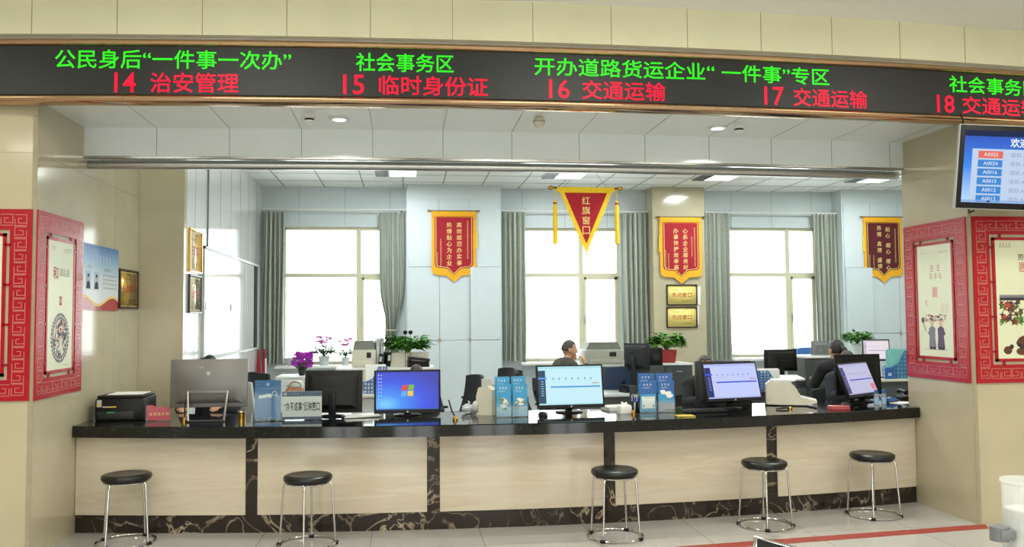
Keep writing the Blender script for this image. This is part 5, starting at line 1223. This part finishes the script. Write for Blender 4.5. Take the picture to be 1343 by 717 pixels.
q = MB(); q.rect(-0.02, -0.006, 0.04, 0.08, -0.0035); q.rect(0.006, 0.02, 0.04, 0.08, -0.0035); q.build('printed_marks', PAPER, t)
# folders beside the right window
for px, w_, lab in ((1051, 0.09, 'narrow blue box folder left of the wider one by the right window'), (1063, 0.16, 'wide blue box folder right of the narrow one by the right window')):
    t = thing('box_folder', lab, 'folder', (cx_at(px, 10.29, 470), 10.29, 0.75))
    MB().box(-w_ / 2, w_ / 2, 0, 0.15, 0, 0.44 if w_ > 0.1 else 0.43, bev=0.004).build('case', BLUEP, t); MB().box(-w_ * 0.3, w_ * 0.3, -0.002, 0.003, 0.22, 0.36).build('spine_label', mat('pale blue spine', '#9fbfe2', 0.5), t)
# office monitors
monitor('black monitor seen from behind in front of the right window', 1023, 472, 9.90, 0.40, 0.26, 176, -3, None, BLACK, zb=0.75)
monitor('grey monitor seen from behind on top of the tall drawer cabinet', 1075, 457, 9.95, 0.21, 0.19, 165, 0, None, GREY, zb=zD)
monitor('monitor with a pale pinkish screen beside the blue file basket', 1149, 459, 10.85, 0.36, 0.29, -12, 4, 'pale', DGREY, zb=0.75)
monitor('black monitor turned edge-on beside the little red pot', 836, 467, 9.6, 0.40, 0.30, 118, 0, None, DGREY, zb=0.75)
monitor('dark monitor turned away below the plant in the square red pot', 861, 476, 10.0, 0.36, 0.27, 140, -3, None, DGREY, zb=0.75) if False else None
t = thing('speaker_box', 'small dark box speaker standing below the leafy plant in the square red pot', 'speaker', (cx_at(860, 10.6, 470), 10.58, 0))
zz = on_y(860, 456, 10.58).z
MB().box(-0.09, 0.09, 0, 0.18, 0.0, zz - 0.22).build('stand', CABG, t); MB().box(-0.085, 0.085, 0.0, 0.17, zz - 0.22, zz, bev=0.006).build('cabinet', BLACK, t); MB().lathe([(0.0, 0.0), (0.045, 0.0), (0.05, 0.006), (0.0, 0.006)], (0, -0.002, zz - 0.11), 20, axis='Y').build('cone', DGREY, t)
t = thing('telephone', 'black telephone on the pale grey desk behind the cyan screen', 'telephone', (cx_at(826, 9.4, 505), 9.42, 0.75), 0.3)
MB().prism([(-0.09, 0), (0.09, 0), (0.09, 0.06), (-0.09, 0.03)], -0.08, 0.08).build('body', BLACK, t); MB().tube([(-0.03, -0.10, 0.06), (-0.03, -0.06, 0.07), (-0.03, 0.06, 0.07), (-0.03, 0.10, 0.06)], [0.024, 0.016, 0.016, 0.024], 10).build('handset', BLACK, t)
t = thing('paper_tray', 'white letter tray on the desk before the right window', 'tray', (cx_at(1034, 9.7, 490), 9.66, 0.75))
MB().box(-0.15, 0.15, -0.1, 0.14, 0.0, 0.012).build('base', DGREY, t)
for s in (-1, 1): MB().box(s * 0.145 - 0.005, s * 0.145 + 0.005, -0.1, 0.14, 0.0, 0.10).build('side', DGREY, t)
MB(Matrix.Translation((0, 0, 0.10)) @ Matrix.Rotation(0.15, 4, 'X')).box(-0.14, 0.14, -0.1, 0.13, 0, 0.02).build('paper_pile', PAPER, t)
t = thing('rolled_flag', 'rolled red flags leaning in the corner by the left curtain', 'flag', (cx_at(343, 12.3, 480), 12.3, 0))
for s in (-0.04, 0.03): MB().tube([(s * 0.5, 0, 0), (s, 0.02, 0.85), (s * 1.2, 0.03, 1.18)], [0.012, 0.03, 0.012], 10).build('rolled_cloth', VELVET, t)
MB().tube([(0.06, -0.02, 0), (0.05, 0.02, 1.05)], 0.014, 8).build('white_pole', WHITE, t)
t = thing('handbag', 'tan leather bag on the pale desk behind the white desk sign', 'bag', (cx_at(386, 9.2, 508), 9.25, 0.75), 0.1)
b = bmesh.new(); bmesh.ops.create_cube(b, size=1)
for v in b.verts: v.co = (v.co.x * (0.24 if v.co.z < 0 else 0.17), v.co.y * (0.12 if v.co.z < 0 else 0.05), (v.co.z + 0.5) * 0.14)
bmesh.ops.bevel(b, geom=b.edges[:], offset=0.02, segments=3, affect='EDGES'); MB().bm(b).build('body', TAN, t)
MB().tube([(0.06 * math.cos(a) * 1.1, 0, 0.12 + 0.07 * math.sin(a)) for a in [PI * k / 10 for k in range(11)]], 0.007, 6).build('handle', TAN, t)
t = thing('water_jug', 'pale translucent jug on the pale desk above the white desk sign', 'jug', (cx_at(390, 9.5, 500), 9.52, 0.75))
MB().lathe([(0, 0), (0.07, 0), (0.075, 0.01), (0.075, 0.13), (0.05, 0.17), (0.03, 0.18), (0, 0.18)], n=24).build('body', mat('pale jug plastic', '#cfdcd9', 0.25, trans=0.4), t); MB().tube([(0.07, 0, 0.13), (0.11, 0, 0.12), (0.11, 0, 0.05), (0.072, 0, 0.04)], 0.008, 8).build('handle', LGREY, t)

# office chairs
def make_chair(back, frame, seat):
    t = thing('office_chair', 'x', 'chair')
    b = MB()
    for k in range(5):
        a = 2 * PI * k / 5; b.tube([(0, 0, 0.09), (0.29 * math.cos(a), 0.29 * math.sin(a), 0.065)], [0.022, 0.014], 8)
    b = b.build('star_base', frame, t)
    for k in range(5):
        a = 2 * PI * k / 5; MB().lathe([(0, -0.02), (0.028, -0.016), (0.03, 0), (0.028, 0.016), (0, 0.02)], (0.29 * math.cos(a), 0.29 * math.sin(a), 0.03), 12, axis='X').build('caster', BLACK, b)
    MB().tube([(0, 0, 0.09), (0, 0, 0.42)], 0.025, 12).build('gas_column', BLACK, t)
    MB().box(-0.24, 0.24, -0.24, 0.22, 0.42, 0.485, bev=0.025, seg=3).build('seat', seat, t)
    m = MB(); v = []; f = []; nu, nv = 8, 8
    for side in (0, 1):
        for j in range(nv + 1):
            for i in range(nu + 1):
                u, q = i / nu * 2 - 1, j / nv; hw = 0.225 * (1 - 0.10 * q * q)
                v.append((u * hw, 0.20 + 0.12 * q + 0.03 * math.sin(q * PI) - 0.045 * u * u + side * 0.028, 0.52 + 0.50 * q - 0.02 * u * u * q))
    s_ = (nu + 1) * (nv + 1)
    for j in range(nv):
        for i in range(nu):
            p = j * (nu + 1) + i; f.append((p, p + 1, p + nu + 2, p + nu + 1)); p += s_; f.append((p, p + nu + 1, p + nu + 2, p + 1))
    for i in range(nu):
        f.append((i, s_ + i, s_ + i + 1, i + 1)); p = nv * (nu + 1) + i; f.append((p, p + 1, s_ + p + 1, s_ + p))
    for j in range(nv):
        p = j * (nu + 1); f.append((p, p + nu + 1, s_ + p + nu + 1, s_ + p)); p += nu; f.append((p, s_ + p, s_ + p + nu + 1, p + nu + 1))
    m.add(v, f).build('backrest', back, t, 60)
    m = MB(); m.tube([(0, 0.05, 0.43), (0, 0.24, 0.44), (0, 0.285, 0.56), (0, 0.36, 0.85)], 0.018, 8); m.build('back_support', frame, t)
    for s in (-1, 1):
        a = MB().tube([(s * 0.22, 0.05, 0.44), (s * 0.285, 0.05, 0.46), (s * 0.29, 0.04, 0.66), (s * 0.28, -0.12, 0.67)], 0.014, 8).build('arm_frame', frame, t)
        MB().box(s * 0.285 - 0.03, s * 0.285 + 0.03, -0.16, 0.10, 0.665, 0.69, bev=0.01).build('arm_pad', BLACK, a)
    return t
CH = {}
def chair(lab, x, y, rz, kind='black'):
    if kind not in CH: c = CH[kind] = make_chair(*{'black': (MESHB, BLACK, MESHB), 'navy': (BLUEN, BLACK, BLUEN), 'white': (LGREY, BLACK, MESHB)}[kind])
    else: c = copy_tree(CH[kind])
    c.location = (x, y, 0); c.rotation_euler.z = rz; c['label'] = lab; c['group'] = 'office chairs behind the counter'
    return c
chair('empty black mesh office chair just right of the blue desktop monitor', cx_at(588, 8.65, 520), 8.65, -1.25)
chair('empty black mesh office chair farther back above the upright white scanner', cx_at(636, 9.75, 500), 9.75, -1.2)
chair('empty black office chair mostly hidden behind the cyan screen', cx_at(716, 9.3, 500), 9.3, 1.35)
chair('empty navy fabric office chair behind the pale grey desk', cx_at(812, 10.05, 490), 10.05, PI - 0.1, 'navy')
chair('empty white backed office chair at the left beside the grey monitor', cx_at(335, 8.75, 500), 8.75, 2.6, 'white')
chair('empty black office chair left of the tan bag', cx_at(364, 9.95, 500), 9.98, 2.4)

# ================================================================== people
def sphere_pts(m, c, r, n=14):
    m.lathe([(max(r * math.sin(PI * i / 10), 0.0005), -r * math.cos(PI * i / 10)) for i in range(11)], c, n)
def limb(m, pts, rs):
    for p, r in zip(pts, rs): sphere_pts(m, p, r)
    for i in range(len(pts) - 1): m.tube([pts[i], pts[i + 1]], [rs[i], rs[i + 1]], 14)
def remesh(m, name, mt, parent, voxel, smooth=4):
    o = m.build(name, mt, None, 180)
    r = o.modifiers.new('r', 'REMESH'); r.mode = 'VOXEL'; r.voxel_size = voxel; r.use_smooth_shade = True
    s_ = o.modifiers.new('s', 'SMOOTH'); s_.factor = 0.5; s_.iterations = smooth
    bpy.context.view_layer.update()
    me = bpy.data.meshes.new_from_object(o.evaluated_get(bpy.context.evaluated_depsgraph_get()))
    me.name = name; old = o.data; o.modifiers.clear(); o.data = me; bpy.data.meshes.remove(old); o.parent = parent
    return o
def hand(m, w, d, n, curl=0.5):
    """palm and five fingers from wrist w along d, palm facing n"""
    d = Vector(d).normalized(); n = Vector(n).normalized(); s = d.cross(n).normalized(); w = Vector(w)
    for k in range(4):
        o = (k - 1.5) * 0.019; b = w + d * 0.085 + s * o
        limb(m, [w + d * 0.01 + s * o * 0.6, b], [0.017, 0.0125])
        L = (0.066, 0.076, 0.070, 0.055)[k]; p1 = b + (d * math.cos(curl * 0.6) + n * math.sin(curl * 0.6)) * L * 0.45; p2 = p1 + (d * math.cos(curl * 1.4) + n * math.sin(curl * 1.4)) * L * 0.32; p3 = p2 + (d * math.cos(curl * 2.2) + n * math.sin(curl * 2.2)) * L * 0.25
        limb(m, [b, p1, p2, p3], [0.0105, 0.0095, 0.0088, 0.0078])
    a = w + d * 0.03 - s * 0.028; b = a - s * 0.022 + d * 0.03 + n * 0.012
    limb(m, [a, b, b + d * 0.028 + n * 0.008], [0.014, 0.011, 0.009])
def person(lab, x, y, rz, ztop, hair, cloth, pose='desk', head_yaw=0.0, nod=0.0, hstyle='short', chairlab=None, seat_dx=0.0):
    t = thing('person', lab, 'person', (x, y, 0), rz)
    k = ztop / 1.30
    t.scale = (k, k, k)
    V = Vector
    pel, sp, ch, nk = V((0, 0.06, 0.56)), V((0, 0.075, 0.74)), V((0, 0.05, 0.94)), V((0, 0.02, 1.065))
    arms = {}
    for s in (-1, 1):
        sh = V((s * 0.175, 0.04, 0.995))
        if pose == 'phone' and s == -1:
            arms[s] = (sh, V((-0.20, -0.17, 0.80)), V((-0.10, -0.185, 1.005)), V((0.18, 0.30, 0.95)), V((0.6, 0.5, -0.1)), 0.9)
        else:
            arms[s] = (sh, V((s * 0.235, -0.05, 0.82)), V((s * 0.15, -0.28, 0.86)), V((-s * 0.15, -1, 0.0)), V((0, 0.1, -1)), 0.35)
    legs = {s: (V((s * 0.095, 0.03, 0.545)), V((s * 0.13, -0.42, 0.53)), V((s * 0.13, -0.38, 0.09))) for s in (-1, 1)}
    body = MB()
    limb(body, [pel, sp, ch], [0.135, 0.12, 0.13]); limb(body, [ch, nk, V((0, 0.0, 1.12))], [0.07, 0.052, 0.052])
    limb(body, [arms[-1][0], V((-0.08, 0.04, 1.0)), V((0.08, 0.04, 1.0)), arms[1][0]], [0.062, 0.085, 0.085, 0.062])
    for s in (-1, 1):
        a = arms[s]; limb(body, [a[0], a[1], a[2]], [0.055, 0.042, 0.029]); hand(body, a[2], a[3], a[4], a[5])
        l = legs[s]; limb(body, [l[0], l[1], l[2]], [0.09, 0.062, 0.042]); limb(body, [l[2] + V((0, 0.03, -0.045)), l[2] + V((0, -0.14, -0.06))], [0.04, 0.03])
    HM = Matrix.Translation((0, -0.005, 1.105)) @ Matrix.Rotation(head_yaw, 4, 'Z') @ Matrix.Rotation(nod, 4, 'X')
    h = MB(HM)
    b = bmesh.new(); bmesh.ops.create_uvsphere(b, u_segments=28, v_segments=20, radius=1)
    for v in b.verts:
        zz = v.co.z; nar = 1.0 - 0.26 * max(0, -zz) ** 1.2
        v.co = (v.co.x * 0.074 * nar, v.co.y * 0.092 * (1 - 0.12 * max(0, -zz)) - 0.012 * max(0, -zz), 0.085 + zz * 0.110)
    h.bm(b)
    h.prism([(-0.012, 0.055), (0.012, 0.055), (0.006, 0.1), (-0.006, 0.1)], -0.102, -0.07); sphere_pts(h, (0, -0.103, 0.060), 0.012)
    for s in (-1, 1):
        h.lathe([(0.0005, -0.010), (0.018, -0.006), (0.018, 0.006), (0.0005, 0.010)], (s * 0.074, 0.005, 0.08), 12, axis='X', sc=(0.8, 1.5)); sphere_pts(h, (s * 0.032, -0.066, 0.055), 0.022)
    limb(h, [(-0.018, -0.088, 0.028), (0, -0.094, 0.028), (0.018, -0.088, 0.028)], [0.006, 0.009, 0.006]); sphere_pts(h, (0, -0.074, -0.004), 0.026)
    body.v += h.v; n0 = len(body.v) - len(h.v); body.f += [tuple(i + n0 for i in q) for q in h.f]; body.m += h.m
    remesh(body, 'body', SKIN, t, 0.0065, 3)
    for s in (-1, 1):
        e = MB(HM); sphere_pts(e, (s * 0.030, -0.083, 0.092), 0.010); e.build('eye', mat('eye white', '#e8e4dc', 0.3), t)
        e = MB(HM); sphere_pts(e, (s * 0.030, -0.090, 0.092), 0.0052, 10); e.build('iris', BLACK, t)
        e = MB(HM); e.tube([(s * 0.015, -0.092, 0.112), (s * 0.03, -0.092, 0.116), (s * 0.045, -0.083, 0.112)], 0.003, 5); e.build('eyebrow', hair, t)
    e = MB(HM); e.tube([(-0.02, -0.096, 0.028), (0, -0.103, 0.027), (0.02, -0.096, 0.028)], 0.003, 5); e.build('mouth', mat('lip', '#a8655a', 0.5), t)
    # hair: a cap over the skull
    hm = MB(HM); b = bmesh.new(); bmesh.ops.create_uvsphere(b, u_segments=32, v_segments=24, radius=1)
    th = {'short': 1.045, 'bob': 1.10, 'crop': 1.03, 'tail': 1.08}[hstyle]; low = {'short': -0.25, 'bob': -0.9, 'crop': -0.25, 'tail': -0.35}[hstyle]
    r2 = random.Random(int(x * 100) + 3)
    dele = [v for v in b.verts if (v.co.z < 0.50 + r2.uniform(-0.10, 0.10) and v.co.y < -0.40 + 0.3 * max(0, 0.3 - v.co.z)) or v.co.z < low or (v.co.z < 0.12 and v.co.y < 0.02)]
    bmesh.ops.delete(b, geom=dele, context='VERTS')
    r2 = random.Random(int(x * 100) + 3)
    for v in b.verts: v.co = (v.co.x * 0.076 * th * (1 + r2.uniform(-.015, .015)), v.co.y * 0.094 * th + 0.003, 0.085 + v.co.z * 0.112 * (th + 0.01))
    g = bmesh.ops.solidify(b, geom=b.faces[:], thickness=0.012)
    hm.bm(b)
    if hstyle == 'tail': limb(hm, [(0, 0.10, 0.12), (0, 0.145, 0.08), (0, 0.135, -0.04), (0, 0.12, -0.12)], [0.028, 0.034, 0.028, 0.010])
    hm.build('hair', hair, t, 180)
    c = MB(); g = 0.014
    limb(c, [pel, sp, ch], [0.135 + g, 0.12 + g, 0.13 + g]); limb(c, [V((0, 0.045, 0.99)), V((0, 0.028, 1.05))], [0.085, 0.062])
    limb(c, [arms[-1][0], V((-0.08, 0.04, 1.0)), V((0.08, 0.04, 1.0)), arms[1][0]], [0.062 + g, 0.085 + g, 0.085 + g, 0.062 + g])
    for s in (-1, 1):
        a = arms[s]; limb(c, [a[0], a[1], a[1].lerp(a[2], 0.92)], [0.055 + g, 0.042 + g, 0.031 + g])
    remesh(c, 'jacket', cloth, t, 0.009, 3)
    c = MB()
    limb(c, [V((0, 0.06, 0.555)), V((0, 0.06, 0.60))], [0.148, 0.145])
    for s in (-1, 1): l = legs[s]; limb(c, [l[0], l[1], l[1].lerp(l[2], 0.95)], [0.102, 0.075, 0.056])
    remesh(c, 'trousers', CLOTHD, t, 0.010, 3)
    for s in (-1, 1):
        l = legs[s]; c = MB(); limb(c, [l[2] + V((0, 0.035, -0.04)), l[2] + V((0, -0.06, -0.045)), l[2] + V((0, -0.15, -0.055))], [0.046, 0.042, 0.034]); o = c.build('shoe', BLACK, t, 180)
    if chairlab:
        cc = chair(chairlab, x, y, rz)
        cc.location = (x - 0.09 * k * math.sin(rz), y + 0.09 * k * math.cos(rz), 0)
        cc.scale = (k * 0.98, k * 0.98, k * 0.85)
    return t
def seated(lab, px, pyt, y, rz, hair, cloth, **kw):
    p = on_y(px, pyt, y); return person(lab, p.x, y, rz, p.z, hair, cloth, **kw)
seated('person with black hair just showing over the large grey monitor', 275, 466, 8.05, 0.0, HAIR, CLOTHN, chairlab='black office chair of the person behind the large grey monitor')
seated('person bending low with dark hair behind the blue desktop monitor', 546, 478, 8.05, 0.0, HAIRB, CLOTHD, nod=0.25, chairlab='black office chair of the person behind the blue desktop monitor')
seated('short haired man in a dark jacket with hand at his face by the middle window', 745, 446, 10.2, PI / 2 + 0.3, HAIRS, CLOTHG, pose='phone', hstyle='crop', nod=0.1, head_yaw=-0.35, chairlab='black office chair under the man by the middle window')
seated('person with brown hair in dark clothes behind the lilac screen', 924, 467, 8.25, 0.1, HAIRB, CLOTHD, hstyle='bob', chairlab='black office chair of the person behind the lilac screen')
seated('person with long black hair in a black jacket facing away at the right', 1097, 446, 9.15, PI - 0.1, HAIR, CLOTHD, hstyle='tail', head_yaw=0.25, chairlab='black office chair of the dark haired person facing away')
seated('person with brown hair just showing over the monitor behind the mauve screen', 1111, 460, 8.3, 0.1, HAIRB, CLOTHN, chairlab='black office chair of the person behind the mauve screen')

# ================================================================== foreground of the lobby
t = thing('floor_tape', 'red stripe of tape stuck on the lobby floor at the right', 'tape', (0, 0, 0))
P = [(4.37, 6.105), (4.31, 5.985), (-0.5, 5.47), (-0.5, 5.60)]
m = MB(); m.add([(x, y, 0.0005) for x, y in P] + [(x, y, 0.0022) for x, y in P], [(0, 1, 2, 3), (4, 7, 6, 5), (0, 4, 5, 1), (1, 5, 6, 2), (2, 6, 7, 3), (3, 7, 4, 0)]); m.build('stripe', TAPE, t)
# water dispenser (outside the view) carrying the cup tube
q = on_y(1350, 700, 1.62)
t = thing('cup_dispenser', 'frosted tube of stacked plastic cups at the bottom right corner', 'cups', (q.x, 1.62, 0))
z1 = on_y(1345, 629, 1.62).z
cu = MB(); cu.lathe([(0.046, 0), (0.048, 0.002), (0.048, 0.30), (0.051, 0.303), (0.051, 0.308), (0.0445, 0.308), (0.0445, 0.002)], (0, 0, z1 - 0.308), 28); cu.build('clear_tube', FROST, t)
cu = MB()
for k in range(22): cu.lathe([(0.034, 0), (0.040, 0.0085), (0.0425, 0.009), (0.0425, 0.011), (0.032, 0.011)], (0, 0, z1 - 0.30 + 0.011 * k), 24)
tag(cu.build('cup_stack', CUPPL, t), kind='stuff')
m = MB(); m.box(-0.075, -0.03, -0.02, 0.02, z1 - 0.115, z1 - 0.095, bev=0.004); m.lathe([(0.0, -0.018), (0.018, -0.014), (0.018, 0.014), (0.0, 0.018)], (-0.066, 0, z1 - 0.105), 14); m.build('bracket_knob', GREY, t)
m = MB(); m.box(0.05, 0.36, -0.16, 0.16, 0.0, 0.98, bev=0.02); m.box(0.045, 0.06, -0.03, 0.03, 0.8, z1 - 0.1); m.build('dispenser_body', WHITE, t)
# floor-standing sign holder, only its chrome corner shows
q = on_y(1003, 702, 3.0)
t = thing('sign_stand', 'chrome edged sign holder whose top corner shows at the bottom of the view', 'sign stand', (q.x + 0.16, 3.12, 0))
MB().lathe([(0, 0), (0.15, 0), (0.15, 0.012), (0.02, 0.02), (0, 0.02)], n=28).build('base', STEEL, t)
MB().tube([(0, 0, 0.015), (0, 0, q.z - 0.16)], 0.014, 12).build('pole', CHROME, t)
M = Matrix.Translation((0, 0, q.z - 0.165)) @ Matrix.Rotation(math.radians(-55), 4, 'X') @ Matrix.Rotation(math.radians(24), 4, 'Y')
MB(M).box(-0.15, 0.15, -0.004, 0.004, -0.105, 0.105).build('panel', BLACK, t)
m = MB(M)
for q4 in ((-0.155, 0.155, -0.115, -0.10), (-0.155, 0.155, 0.10, 0.115), (-0.155, -0.14, -0.10, 0.10), (0.14, 0.155, -0.10, 0.10)): m.box(q4[0], q4[1], -0.009, 0.009, q4[2], q4[3], bev=0.003)
m.build('chrome_frame', CHROME, t)
